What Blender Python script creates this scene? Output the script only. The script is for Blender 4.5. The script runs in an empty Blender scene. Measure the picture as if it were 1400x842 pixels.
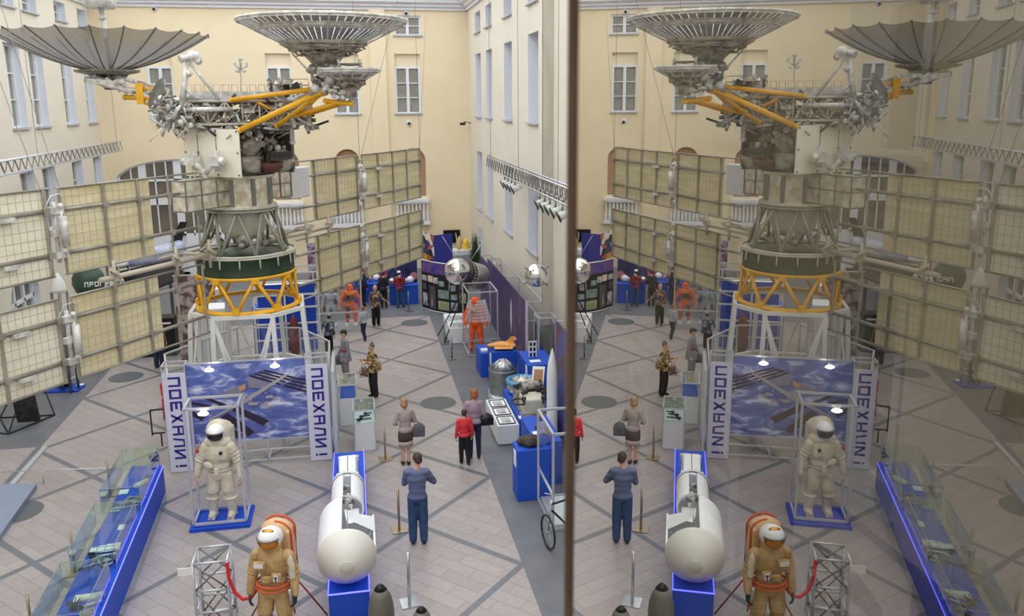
import bpy, bmesh, math, random
from mathutils import Vector, Matrix, Euler
random.seed(7)
C = bpy.context.scene.collection
PI = math.pi
sin, cos = math.sin, math.cos
def rad(a): return math.radians(a)
def V(*a): return Vector(a)

# ------------------------------------------------------------------ survey of the hall: camera station, 8.2 m above the floor
FPX, PCX, PCY, EYE = 1131.0, 700.0, 375.0, 8.2
PITCH, YAW, ROLL = rad(11.81), rad(10.82), rad(-0.39)
FW = V(sin(YAW)*cos(PITCH), cos(YAW)*cos(PITCH), -sin(PITCH))
RT0 = V(cos(YAW), -sin(YAW), 0)
UP0 = RT0.cross(FW)
RT = cos(ROLL)*RT0 + sin(ROLL)*UP0
UP = -sin(ROLL)*RT0 + cos(ROLL)*UP0
def ray(x, y): return FW + RT*((x-PCX)/FPX) - UP*((y-PCY)/FPX)
def gz(x, y, Z=0.0):
    d = ray(x, y); t = (Z-EYE)/d.z; return V(d.x*t, d.y*t, Z)
def gy(x, y, Y):
    d = ray(x, y); t = Y/d.y; return V(d.x*t, Y, EYE+d.z*t)
def gx(x, y, X):
    d = ray(x, y); t = X/d.x; return V(X, d.y*t, EYE+d.z*t)

# ------------------------------------------------------------------ materials
def lin(c):
    out = []
    for v in c[:3]:
        v = v/255.0
        out.append(v/12.92 if v <= 0.04045 else ((v+0.055)/1.055)**2.4)
    return (out[0], out[1], out[2], 1.0)
MATS = {}
def mat(name, col, rough=0.6, metal=0.0, col2=None, scale=8.0, detail=3.0, bump=0.0, bscale=None, emit=0.0, spec=None, coat=0.0, lo=0.35, hi=0.65):
    if name in MATS: return MATS[name]
    m = bpy.data.materials.new(name); m.use_nodes = True
    nt = m.node_tree; b = nt.nodes['Principled BSDF']
    b.inputs['Base Color'].default_value = lin(col)
    b.inputs['Roughness'].default_value = rough
    b.inputs['Metallic'].default_value = metal
    if coat: b.inputs['Coat Weight'].default_value = coat
    if spec is not None: b.inputs['Specular IOR Level'].default_value = spec
    if emit:
        b.inputs['Emission Color'].default_value = lin(col); b.inputs['Emission Strength'].default_value = emit
    if col2 is not None or bump:
        tc = nt.nodes.new('ShaderNodeTexCoord')
        n = nt.nodes.new('ShaderNodeTexNoise'); n.inputs['Scale'].default_value = scale; n.inputs['Detail'].default_value = detail
        nt.links.new(tc.outputs['Object'], n.inputs['Vector'])
        if col2 is not None:
            r = nt.nodes.new('ShaderNodeValToRGB')
            r.color_ramp.elements[0].position = lo; r.color_ramp.elements[0].color = lin(col)
            r.color_ramp.elements[1].position = hi; r.color_ramp.elements[1].color = lin(col2)
            nt.links.new(n.outputs['Fac'], r.inputs['Fac']); nt.links.new(r.outputs['Color'], b.inputs['Base Color'])
        if bump:
            n2 = n
            if bscale:
                n2 = nt.nodes.new('ShaderNodeTexNoise'); n2.inputs['Scale'].default_value = bscale; n2.inputs['Detail'].default_value = 4
                nt.links.new(tc.outputs['Object'], n2.inputs['Vector'])
            bp = nt.nodes.new('ShaderNodeBump'); bp.inputs['Strength'].default_value = bump; bp.inputs['Distance'].default_value = 0.03
            nt.links.new(n2.outputs['Fac'], bp.inputs['Height']); nt.links.new(bp.outputs['Normal'], b.inputs['Normal'])
    MATS[name] = m
    return m
def patches(name, cols, scale=6.0, rough=0.6, noise=False):
    """voronoi cells in several colours: printed cloth, camouflage, photo collage"""
    if name in MATS: return MATS[name]
    m = bpy.data.materials.new(name); m.use_nodes = True
    nt = m.node_tree; b = nt.nodes['Principled BSDF']; b.inputs['Roughness'].default_value = rough
    tc = nt.nodes.new('ShaderNodeTexCoord')
    if noise:
        v = nt.nodes.new('ShaderNodeTexNoise'); v.inputs['Scale'].default_value = scale; v.inputs['Detail'].default_value = 5; src = v.outputs['Fac']
    else:
        v = nt.nodes.new('ShaderNodeTexVoronoi'); v.inputs['Scale'].default_value = scale
        sp = nt.nodes.new('ShaderNodeSeparateColor'); nt.links.new(v.outputs['Color'], sp.inputs[0]); src = sp.outputs[0]
    nt.links.new(tc.outputs['Object'], v.inputs['Vector'])
    r = nt.nodes.new('ShaderNodeValToRGB'); r.color_ramp.interpolation = 'LINEAR' if noise else 'CONSTANT'
    el = r.color_ramp.elements
    n = len(cols)
    el[0].position = 0.3 if noise else 0; el[0].color = lin(cols[0])
    el[1].position = 0.7 if noise else (n-1)/n; el[1].color = lin(cols[-1])
    for i in range(1, n-1):
        e = el.new((0.3+0.4*i/(n-1)) if noise else i/n); e.color = lin(cols[i])
    nt.links.new(src, r.inputs['Fac']); nt.links.new(r.outputs['Color'], b.inputs['Base Color'])
    MATS[name] = m
    return m
def schlick(nt, f0):
    """share of light a clear sheet sends back, same from either side"""
    lw = nt.nodes.new('ShaderNodeLayerWeight'); lw.inputs[0].default_value = 0.5
    pw = nt.nodes.new('ShaderNodeMath'); pw.operation = 'POWER'; pw.inputs[1].default_value = 5.0
    ml = nt.nodes.new('ShaderNodeMath'); ml.operation = 'MULTIPLY_ADD'; ml.inputs[1].default_value = 1-f0; ml.inputs[2].default_value = f0
    nt.links.new(lw.outputs['Facing'], pw.inputs[0]); nt.links.new(pw.outputs[0], ml.inputs[0])
    return ml
def clear(name, tint=(250, 252, 251), base=0.04, rough=0.02):
    """thin clear sheet: see-through with a mirror sheen that grows towards grazing"""
    if name in MATS: return MATS[name]
    m = bpy.data.materials.new(name); m.use_nodes = True
    nt = m.node_tree; nt.nodes.clear()
    o = nt.nodes.new('ShaderNodeOutputMaterial'); mx = nt.nodes.new('ShaderNodeMixShader')
    t = nt.nodes.new('ShaderNodeBsdfTransparent'); t.inputs[0].default_value = lin(tint)
    g = nt.nodes.new('ShaderNodeBsdfGlossy'); g.inputs['Roughness'].default_value = rough; g.inputs[0].default_value = (1, 1, 1, 1)
    ad = schlick(nt, base+.02)
    nt.links.new(ad.outputs[0], mx.inputs[0])
    nt.links.new(t.outputs[0], mx.inputs[1]); nt.links.new(g.outputs[0], mx.inputs[2]); nt.links.new(mx.outputs[0], o.inputs[0])
    MATS[name] = m
    return m
def veil(name, col, opacity, rough=0.6, metal=0.0):
    """fine woven mesh or netting: part cloth, part open"""
    if name in MATS: return MATS[name]
    m = bpy.data.materials.new(name); m.use_nodes = True
    nt = m.node_tree; b = nt.nodes['Principled BSDF']
    b.inputs['Base Color'].default_value = lin(col); b.inputs['Roughness'].default_value = rough; b.inputs['Metallic'].default_value = metal
    b.inputs['Alpha'].default_value = opacity
    MATS[name] = m
    return m

M = dict(
    wall=mat('cream_plaster', (237, 221, 188), 0.85, col2=(233, 216, 181), scale=0.7),
    wallside=mat('pale_plaster', (226, 218, 203), 0.85, col2=(222, 213, 197), scale=0.6),
    white=mat('white_paint', (228, 230, 234), 0.5), reveal=mat('white_reveal', (226, 229, 236), 0.6),
    cornice=mat('cornice_plaster', (220, 220, 226), 0.7), brown=mat('brown_plaster', (176, 134, 98), 0.8),
    blind=mat('window_blind', (150, 146, 134), 0.5, col2=(132, 130, 122), scale=3),
    darkglass=mat('dark_glazing', (98, 94, 88), 0.15, col2=(124, 114, 98), scale=0.8),
    tarn=mat('sill_metal', (176, 178, 188), 0.5),
    gray=mat('grey_floor_tiles', (112, 113, 118), 0.5, col2=(102, 103, 107), scale=2.0),
    strip=mat('dark_tile_strip', (112, 116, 122), 0.4, col2=(104, 107, 112), scale=9),
    disc=mat('floor_disc_tile', (92, 96, 99), 0.45),
    steel=mat('brushed_steel', (188, 190, 192), 0.3, 0.85), alu=mat('aluminium_tube', (205, 208, 214), 0.35, 0.55),
    dsteel=mat('dull_steel', (132, 130, 126), 0.42, 0.7), chrome=mat('polished_metal', (232, 232, 230), 0.07, 1.0, bump=0.12, scale=4),
    black=mat('black_plastic', (22, 22, 24), 0.45), blackm=mat('black_metal', (34, 34, 36), 0.45, 0.4),
    blue=mat('blue_board', (10, 72, 196), 0.5), blued=mat('blue_paint_plinth', (22, 78, 190), 0.55),
    blueline=mat('blue_light_line', (90, 90, 255), 0.4, emit=3.5),
    paper=mat('white_card', (240, 240, 238), 0.6), whiteb=mat('white_board', (226, 228, 230), 0.5),
    yellow=mat('yellow_enamel', (244, 186, 40), 0.4, col2=(232, 168, 26), scale=3),
    green=mat('dark_green_enamel', (40, 66, 40), 0.5, col2=(30, 54, 32), scale=3),
    cream_metal=mat('cream_grey_enamel', (206, 204, 190), 0.45, col2=(188, 184, 166), scale=2.2),
    graytube=mat('grey_green_tube', (158, 160, 146), 0.45, 0.15, col2=(136, 136, 122), scale=3),
    whitetube=mat('white_enamel_tube', (226, 227, 222), 0.4),
    foil=mat('crinkled_silver_foil', (240, 236, 222), 0.22, 0.45, col2=(196, 186, 160), scale=5, bump=0.9, bscale=7, detail=6),
    plate=mat('cream_radiator_plate', (246, 241, 224), 0.3, 0.0, col2=(240, 234, 214), scale=1.0),
    blanket=mat('white_quilt', (214, 214, 216), 0.7, bump=0.6, scale=3),
    kit=mat('grey_equipment', (176, 172, 162), 0.4, 0.25, col2=(110, 104, 94), scale=9),
    kitd=mat('dark_equipment', (70, 66, 60), 0.45, 0.3, col2=(40, 38, 36), scale=9),
    kitw=mat('white_equipment', (232, 231, 226), 0.4, 0.15, col2=(188, 186, 178), scale=7),
    copper=mat('brown_equipment', (92, 58, 44), 0.5),
    cell=None, rail=mat('array_rail', (174, 169, 157), 0.4, 0.25, col2=(146, 140, 128), scale=2),
    railp=mat('array_rail_pale', (196, 186, 168), 0.5, 0.1),
    skin=mat('skin', (214, 166, 140), 0.5), skin2=mat('pale_skin', (226, 184, 160), 0.5),
    orange=mat('orange_cloth', (250, 104, 30), 0.6, col2=(232, 82, 18), scale=6),
    gold=mat('gold_cloth', (200, 170, 122), 0.7, col2=(168, 136, 88), scale=4, bump=0.7, bscale=9),
    suitw=mat('white_cloth_suit', (222, 214, 196), 0.7, col2=(204, 194, 172), scale=4, bump=0.7, bscale=9),
    capsule=mat('white_lacquer', (240, 242, 244), 0.35), cone=mat('cream_lacquer', (222, 220, 212), 0.45),
    red=mat('red_rope', (206, 36, 32), 0.6), redp=mat('red_enamel', (206, 60, 44), 0.4),
    glass=clear('clear_sheet'), glassg=clear('greenish_sheet', (241, 248, 245), 0.02),
    terra=mat('olive_grey_enamel', (110, 108, 100), 0.5, col2=(98, 95, 86), scale=3),
    stone=mat('meteorite_stone', (74, 62, 56), 0.7, col2=(44, 36, 34), scale=6, bump=1.0, bscale=8),
    navyletter=mat('violet_letter_ink', (50, 32, 138), 0.5), bannerw=mat('white_banner', (214, 214, 230), 0.5),
    lamp=mat('lamp_glow', (255, 252, 244), 0.4, emit=14.0),
)
def cell_material(name, a, b_, alpha=1.0, grid=0.0):
    m = bpy.data.materials.new(name); m.use_nodes = True
    nt = m.node_tree; p = nt.nodes['Principled BSDF']; p.inputs['Roughness'].default_value = 0.4
    tc = nt.nodes.new('ShaderNodeTexCoord')
    n = nt.nodes.new('ShaderNodeTexNoise'); n.inputs['Scale'].default_value = 2.0; n.inputs['Detail'].default_value = 8
    mp = nt.nodes.new('ShaderNodeMapping'); mp.inputs['Scale'].default_value = (0.5, 0.5, 3.0)
    nt.links.new(tc.outputs['Object'], mp.inputs['Vector']); nt.links.new(mp.outputs[0], n.inputs['Vector'])
    r = nt.nodes.new('ShaderNodeValToRGB'); r.color_ramp.elements[0].position = 0.35; r.color_ramp.elements[0].color = lin(a)
    r.color_ramp.elements[1].position = 0.65; r.color_ramp.elements[1].color = lin(b_)
    nt.links.new(n.outputs['Fac'], r.inputs['Fac']); nt.links.new(r.outputs['Color'], p.inputs['Base Color'])
    p.inputs['Alpha'].default_value = alpha
    return m
M['cell'] = cell_material('ribbed_cell_cloth', (228, 217, 180), (210, 197, 152), 1.0)
M['cellpale'] = cell_material('pale_cell_cloth', (240, 233, 212), (230, 222, 198), 1.0)
M['cellline'] = mat('cell_seam', (186, 178, 150), 0.6)

# ------------------------------------------------------------------ mesh builder
ORG = {}
def tag(o, label=None, cat=None, group=None, kind=None):
    if label: o['label'] = label
    if cat: o['category'] = cat
    if group: o['group'] = group
    if kind: o['kind'] = kind
    return o
def thing(name, label, cat, loc=(0, 0, 0), rz=0.0, group=None):
    o = bpy.data.objects.new(name, None); C.objects.link(o)
    o.empty_display_size = 0.2
    o.location = loc; o.rotation_euler = (0, 0, rz)
    ORG[o.name] = Matrix.Translation(Vector(loc)) @ Matrix.Rotation(rz, 4, 'Z')
    return tag(o, label, cat, group)
def basis(d):
    d = d.normalized()
    a = V(0, 0, 1) if abs(d.z) < 0.9 else V(1, 0, 0)
    x = a.cross(d).normalized(); y = d.cross(x)
    return x, y, d
class MB:
    def __init__(s): s.v = []; s.f = []; s.m = []; s.sm = []; s.X = Matrix.Identity(4); s.mi = 0
    def pt(s, p): s.v.append(s.X @ Vector(p)); return len(s.v)-1
    def face(s, idx, smooth=False): s.f.append(list(idx)); s.m.append(s.mi); s.sm.append(smooth)
    def quad(s, *ps): s.face([s.pt(p) for p in ps])
    def grid(s, rows, smooth=True, closed=False):
        ids = [[s.pt(p) for p in r] for r in rows]
        for i in range(len(ids)-1):
            n = len(ids[i])
            for j in range(n if closed else n-1):
                k = (j+1) % n
                s.face([ids[i][j], ids[i][k], ids[i+1][k], ids[i+1][j]], smooth)
        return ids
    def box(s, c, d, rot=None):
        c = Vector(c); h = Vector(d)/2
        R = rot if rot is not None else Matrix.Identity(3)
        if not isinstance(R, Matrix): R = Matrix.Rotation(R, 3, 'Z')
        q = [s.pt(c + R @ V(sx*h.x, sy*h.y, sz*h.z)) for sz in (-1, 1) for sy in (-1, 1) for sx in (-1, 1)]
        for f in ((0, 2, 3, 1), (4, 5, 7, 6), (0, 1, 5, 4), (2, 6, 7, 3), (0, 4, 6, 2), (1, 3, 7, 5)): s.face([q[i] for i in f])
        return s
    def b2(s, a, b):
        a, b = Vector(a), Vector(b); return s.box((a+b)/2, [abs(b[i]-a[i]) for i in range(3)])
    def tube(s, p, q, r, r2=None, n=8, caps=True):
        p, q = Vector(p), Vector(q); r2 = r if r2 is None else r2
        if (q-p).length < 1e-6: return s
        x, y, d = basis(q-p)
        A = [s.pt(p + (x*cos(2*PI*i/n)+y*sin(2*PI*i/n))*r) for i in range(n)]
        B = [s.pt(q + (x*cos(2*PI*i/n)+y*sin(2*PI*i/n))*r2) for i in range(n)]
        for i in range(n): s.face([A[i], A[(i+1) % n], B[(i+1) % n], B[i]], n > 5)
        if caps: s.face(A[::-1]); s.face(B)
        return s
    def beam(s, p, q, w, h=None):
        p, q = Vector(p), Vector(q); h = w if h is None else h
        x, y, d = basis(q-p)
        A = [s.pt(p + x*a*w/2 + y*b*h/2) for a, b in ((-1, -1), (1, -1), (1, 1), (-1, 1))]
        B = [s.pt(q + x*a*w/2 + y*b*h/2) for a, b in ((-1, -1), (1, -1), (1, 1), (-1, 1))]
        for i in range(4): s.face([A[i], A[(i+1) % 4], B[(i+1) % 4], B[i]])
        s.face(A[::-1]); s.face(B); return s
    def path(s, pts, r, n=6, closed=False):
        pts = [Vector(p) for p in pts]; N = len(pts); rows = []
        for i, p in enumerate(pts):
            a = pts[(i-1) % N] if (closed or i > 0) else pts[i]; b = pts[(i+1) % N] if (closed or i < N-1) else pts[i]
            x, y, d = basis(b-a)
            rows.append([p+(x*cos(2*PI*k/n)+y*sin(2*PI*k/n))*r for k in range(n)])
        if closed: rows.append(rows[0])
        s.grid(rows, True, True); return s
    def ring(s, c, R, r, n=40, m=6, sx=1.0, sy=1.0):
        c = Vector(c)
        return s.path([c+V(R*sx*cos(2*PI*i/n), R*sy*sin(2*PI*i/n), 0) for i in range(n)], r, m, True)
    def lathe(s, prof, c=(0, 0, 0), n=32, R=None, smooth=True, capa=True, capb=True, mod=None):
        c = Vector(c); R = R or Matrix.Identity(3); rows = []
        for r, z in prof:
            rows.append([c + R @ V(r*(mod(2*PI*i/n, z) if mod else 1)*cos(2*PI*i/n), r*(mod(2*PI*i/n, z) if mod else 1)*sin(2*PI*i/n), z) for i in range(n)])
        ids = s.grid(rows, smooth, True)
        if capa and prof[0][0] > 1e-5: s.face(ids[0][::-1])
        if capb and prof[-1][0] > 1e-5: s.face(ids[-1])
        return s
    def ball(s, c, r, n=14, R=None):
        if not hasattr(r, '__len__'): r = (r, r, r)
        c = Vector(c); R = R or Matrix.Identity(3); k = n//2; rows = []
        for j in range(k+1):
            t = -PI/2 + PI*j/k
            rows.append([c + R @ V(r[0]*cos(t)*cos(2*PI*i/n), r[1]*cos(t)*sin(2*PI*i/n), r[2]*sin(t)) for i in range(n)])
        s.grid(rows, True, True); return s
    def prism(s, poly, axis):
        """poly: list of 3-D points (one side), swept along axis"""
        axis = Vector(axis); A = [s.pt(p) for p in poly]; B = [s.pt(Vector(p)+axis) for p in poly]; n = len(A)
        s.face(A); s.face(B[::-1])
        for i in range(n): s.face([A[i], B[i], B[(i+1) % n], A[(i+1) % n]])
        return s
    def build(s, name, mats, parent=None, org=None, bevel=0.0, label=None, local=False):
        """vertices are in hall coordinates unless local=True"""
        me = bpy.data.meshes.new(name)
        if parent is not None: W = ORG[parent.name]
        else: W = Matrix.Translation(Vector(org)) if org is not None else Matrix.Identity(4)
        if parent is None and org is None and not local and s.v:
            xs = [p.x for p in s.v]; ys = [p.y for p in s.v]; zs = [p.z for p in s.v]
            W = Matrix.Translation(V((min(xs)+max(xs))/2, (min(ys)+max(ys))/2, min(zs)))
        I = Matrix.Identity(4) if local else W.inverted()
        me.from_pydata([tuple(I @ p) for p in s.v], [], s.f)
        if not isinstance(mats, (list, tuple)): mats = [mats]
        for m in mats: me.materials.append(m)
        me.polygons.foreach_set('material_index', s.m); me.polygons.foreach_set('use_smooth', s.sm)
        me.validate(); me.update()
        o = bpy.data.objects.new(name, me); C.objects.link(o)
        if parent is not None: o.parent = parent
        else: o.matrix_world = W
        ORG[o.name] = W
        if bevel:
            b = o.modifiers.new('edge', 'BEVEL'); b.width = bevel; b.segments = 2; b.limit_method = 'ANGLE'
        if label: o['label'] = label
        return o
def copy_tree(o, parent=None):
    c = o.copy(); C.objects.link(c)
    ORG[c.name] = ORG.get(o.name, Matrix.Identity(4)).copy()
    if parent is not None: c.parent = parent
    for ch in list(o.children): copy_tree(ch, c)
    return c
def place(o, loc, rz=0.0):
    o.location = loc; o.rotation_euler = (0, 0, rz)
def struct(o): o['kind'] = 'structure'; return o
def remeshed(mb, name, material, voxel, parent=None, smooth=3, label=None, org=None):
    """one continuous skin over overlapping solids"""
    o = mb.build(name, material, parent, org=org, label=label)
    r = o.modifiers.new('skin', 'REMESH'); r.mode = 'VOXEL'; r.voxel_size = voxel; r.use_smooth_shade = True
    if smooth:
        sm = o.modifiers.new('soft', 'SMOOTH'); sm.factor = 0.5; sm.iterations = smooth
    dg = bpy.context.evaluated_depsgraph_get(); dg.update()
    me = bpy.data.meshes.new_from_object(o.evaluated_get(dg))
    o.modifiers.clear(); old = o.data; o.data = me; bpy.data.meshes.remove(old)
    if not len(me.materials): me.materials.append(material)
    me.polygons.foreach_set('use_smooth', [True]*len(me.polygons))
    return o
# ================================================================== THE HALL
XR, XR2, XL, YB, YF, ZC, ZT = 5.74, 6.08, -11.19, 41.0, -1.2, 12.44, 14.2
# ---- floor: field of plank tiles with dark diamond bands, grey margins, dark discs
def floor_tiles():
    m = bpy.data.materials.new('plank_floor_tiles'); m.use_nodes = True
    nt = m.node_tree; b = nt.nodes['Principled BSDF']
    tc = nt.nodes.new('ShaderNodeTexCoord'); mp = nt.nodes.new('ShaderNodeMapping'); mp.inputs['Rotation'].default_value = (0, 0, rad(45))
    nt.links.new(tc.outputs['Object'], mp.inputs['Vector'])
    br = nt.nodes.new('ShaderNodeTexBrick'); br.inputs['Scale'].default_value = 1.0
    br.inputs['Brick Width'].default_value = 0.85; br.inputs['Row Height'].default_value = 0.29
    br.inputs['Mortar Size'].default_value = 0.006; br.inputs['Mortar Smooth'].default_value = 0.4
    br.inputs['Color1'].default_value = lin((168, 159, 156)); br.inputs['Color2'].default_value = lin((158, 149, 146)); br.inputs['Mortar'].default_value = lin((128, 119, 114))
    nt.links.new(mp.outputs[0], br.inputs['Vector'])
    n = nt.nodes.new('ShaderNodeTexNoise'); n.inputs['Scale'].default_value = 9.0; n.inputs['Detail'].default_value = 6
    nt.links.new(tc.outputs['Object'], n.inputs['Vector'])
    mr = nt.nodes.new('ShaderNodeMapRange'); mr.inputs[3].default_value = 0.86; mr.inputs[4].default_value = 1.1
    nt.links.new(n.outputs['Fac'], mr.inputs[0])
    mx = nt.nodes.new('ShaderNodeMix'); mx.data_type = 'RGBA'; mx.blend_type = 'MULTIPLY'; mx.inputs['Factor'].default_value = 1.0
    nt.links.new(br.outputs['Color'], mx.inputs['A']); nt.links.new(mr.outputs[0], mx.inputs['B'])
    nt.links.new(mx.outputs['Result'], b.inputs['Base Color'])
    b.inputs['Roughness'].default_value = 0.42
    return m
MT = floor_tiles()
FX0, FX1, FY0, FY1 = -7.79, 2.70, 2.38, 31.5
fl = MB()
fl.mi = 0; fl.b2((XL-0.4, YF-0.4, -0.25), (XR2+0.4, YB+0.4, 0))
fl.mi = 1; fl.quad((FX0, FY0, .003), (FX1, FY0, .003), (FX1, FY1, .003), (FX0, FY1, .003))
fl.quad((XL, FY0, .003), (FX0, FY0, .003), (FX0, 20.8, .003), (XL, 20.8, .003))
fl.mi = 2
A_, B_ = 1.7483, 1.82
def clipseg(p, q):
    (x0, y0), (x1, y1) = p, q; t0, t1 = 0.0, 1.0; dx, dy = x1-x0, y1-y0
    for pp, qq in ((-dx, x0-FX0), (dx, FX1-x0), (-dy, y0-FY0), (dy, FY1-y0)):
        if abs(pp) < 1e-9:
            if qq < 0: return None
        else:
            r = qq/pp
            if pp < 0: t0 = max(t0, r)
            else: t1 = min(t1, r)
    if t1-t0 < 1e-6: return None
    return (x0+dx*t0, y0+dy*t0), (x0+dx*t1, y0+dy*t1)
W_ = 0.062
for j in range(-20, 24, 2):
    for sg in (1, -1):
        y0 = 13.3+B_*j
        s = clipseg((FX1, y0), (FX1-40, y0-sg*40*B_/A_))
        if s:
            (ax, ay), (bx, by) = s; L = math.hypot(bx-ax, by-ay); nx, ny = -(by-ay)/L*W_, (bx-ax)/L*W_
            z = .006 if sg > 0 else .0065
            fl.quad((ax-nx, ay-ny, z), (bx-nx, by-ny, z), (bx+nx, by+ny, z), (ax+nx, ay+ny, z))
fl.quad((FX0-.1, 2.4, .008), (FX0+.1, 2.4, .008), (FX0+.1, 20.8, .008), (FX0-.1, 20.8, .008))
fl.mi = 3
for cx, cy in ((2.05, 21.8), (2.05, 30.5), (-7.1, 17.3), (-7.1, 26.0), (2.05, 9.5)):
    ids = [fl.pt((cx+.5*cos(2*PI*i/40), cy+.5*sin(2*PI*i/40), .010)) for i in range(40)]; fl.face(ids)
struct(fl.build('floor', [M['gray'], MT, M['strip'], M['disc']], org=(0, 0, 0)))

# ---- walls with real openings
def wall_mesh(name, to3, L, Z, holes, depth, mats, ndir):
    """to3(u, z) -> point on the wall's face; holes = list of loops [(u, z)...]; reveals go along ndir"""
    bm = bmesh.new(); edges = []
    def loop(pts):
        vs = [bm.verts.new(to3(*p)) for p in pts]; es = []
        for i in range(len(vs)): es.append(bm.edges.new((vs[i], vs[(i+1) % len(vs)])))
        return vs, es
    vs, es = loop([(L[0], Z[0]), (L[1], Z[0]), (L[1], Z[1]), (L[0], Z[1])]); edges += es
    hl = []
    for h in holes:
        a, b = loop(h); edges += b; hl.append(a)
    bmesh.ops.triangle_fill(bm, use_beauty=True, use_dissolve=False, edges=edges)
    for f in bm.faces: f.material_index = 0
    nd = Vector(ndir)*depth
    for a in hl:
        b = [bm.verts.new(v.co+nd) for v in a]
        for i in range(len(a)):
            f = bm.faces.new((a[i], a[(i+1) % len(a)], b[(i+1) % len(a)], b[i])); f.material_index = 1
    # back skin so the wall has thickness
    q = [bm.verts.new(to3(*p)+Vector(ndir)*(depth+.35)) for p in [(L[0], Z[0]), (L[1], Z[0]), (L[1], Z[1]), (L[0], Z[1])]]
    bm.faces.new(q).material_index = 0
    for i in range(4):
        bm.faces.new((vs[i], vs[(i+1) % 4], q[(i+1) % 4], q[i])).material_index = 0
    me = bpy.data.meshes.new(name); bm.to_mesh(me); bm.free()
    for m in mats: me.materials.append(m)
    o = bpy.data.objects.new(name, me); C.objects.link(o); ORG[o.name] = Matrix.Identity(4)
    return struct(o)
def rect(u0, z0, u1, z1): return [(u0, z0), (u1, z0), (u1, z1), (u0, z1)]
def arch(u0, z0, u1, zs, rise, n=14):
    c = (u0+u1)/2; a = (u1-u0)/2
    return [(u0, z0), (u1, z0)] + [(c+a*cos(PI*i/n), zs+rise*sin(PI*i/n)) for i in range(0, n+1)]
NWIN = [0]
def window(to3, nd, u0, z0, u1, z1, depth=0.22, cols=2, rows=3, sill=True, glass='blind', zfill=None, frame=.09):
    """casement window: frame, glazing bars, pane, sill"""
    NWIN[0] += 1
    fm = MB(); N = Vector(nd); base = to3((u0+u1)/2, z0)
    def P(u, z, d): return to3(u, z) + N*d
    def bar(ua, za, ub, zb, d0, d1):
        q = [P(ua, za, d0), P(ub, za, d0), P(ub, zb, d0), P(ua, zb, d0)]; fm.prism(q, N*(d1-d0))
    zt = z1 if zfill is None else zfill
    d0, d1 = depth-.12, depth-.02
    bar(u0, z0, u0+frame, zt, d0, d1); bar(u1-frame, z0, u1, zt, d0, d1); bar(u0+frame, z0, u1-frame, z0+frame, d0, d1); bar(u0+frame, zt-frame, u1-frame, zt, d0, d1)
    w = (u1-u0-2*frame)/cols
    for i in range(1, cols): u = u0+frame+w*i; bar(u-.07, z0+frame, u+.07, zt-frame, d0, d1)
    for i in range(1, rows): z = z0+frame+(zt-z0-2*frame)/rows*i; bar(u0+frame, z-.02, u1-frame, z+.02, d0+.02, d1)
    o = struct(fm.build('window_%d' % NWIN[0], M['white'], org=base))
    pm = MB(); pm.prism([P(u0+.02, z0+.02, d1-.01), P(u1-.02, z0+.02, d1-.01), P(u1-.02, zt-.02, d1-.01), P(u0+.02, zt-.02, d1-.01)], N*.05)
    pm.build('pane', M[glass], o)
    if sill:
        sm = MB(); sm.prism([P(u0-.06, z0-.03, -.09), P(u1+.06, z0-.03, -.09), P(u1+.06, z0+.03, -.09), P(u0-.06, z0+.03, -.09)], N*(depth-.02))
        sm.build('sill', M['tarn'], o)
    if zfill is not None:
        hm = MB(); hm.prism([P(u0, zt, .16), P(u1, zt, .16), P(u1, z1, .16), P(u0, z1, .16)], N*.08)
        hm.build('head_panel', M['wall'], o)
    return o
# back wall
tb = lambda u, z: V(u, YB, z)
bw = [(-8.95, -7.85), (-3.74, -2.6), (-.66, .5), (2.2, 3.41)]
holes = [rect(a, 7.64, b, 10.45) for a, b in bw] + [rect(2.23, 11.28, 3.5, 12.2)]
archd = [(-3.69, -2.50), (-.81, .38), (2.32, 3.55)]
holes += [arch(a, 3.62, b, 5.40, .60) for a, b in archd]
holes += [arch(-10.7, 0.02, -5.2, 4.75, .92)]
wall_mesh('wall_back', tb, (XL-.3, XR+.3), (0, ZT), holes, .35, [M['wall'], M['reveal']], (0, 1, 0))
for a, b in bw: window(tb, (0, 1, 0), a, 7.64, b, 10.45, cols=2, rows=3, zfill=9.86)
window(tb, (0, 1, 0), 2.23, 11.28, 3.5, 12.2, cols=2, rows=2)
for k, (a, b) in enumerate(archd):
    NWIN[0] += 1
    mb = MB(); mb.prism([V(u, YB+.20, z) for u, z in arch(a-.02, 3.6, b+.02, 5.40, .62)], (0, .1, 0))
    o = struct(mb.build('window_%d' % NWIN[0], M['brown']))
    # balcony balustrade under each blind arch
    bal = MB(); bal.b2((a-.35, YB-.32, 3.38), (b+.12, YB, 3.52)); bal.b2((a-.3, YB-.28, 3.30), (b+.08, YB, 3.38)); bal.b2((a-.35, YB-.34, 2.25), (b+.12, YB, 2.42))
    n = 9
    for i in range(n):
        u = a-.22+(b-a+.24)*i/(n-1)
        bal.lathe([(.035, 2.42), (.06, 2.5), (.075, 2.75), (.035, 3.0), (.05, 3.2), (.035, 3.3)], (u, YB-.18, 0), 8)
    bo = bal.build('trim_%d' % (k+1), M['white']); struct(bo)
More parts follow.
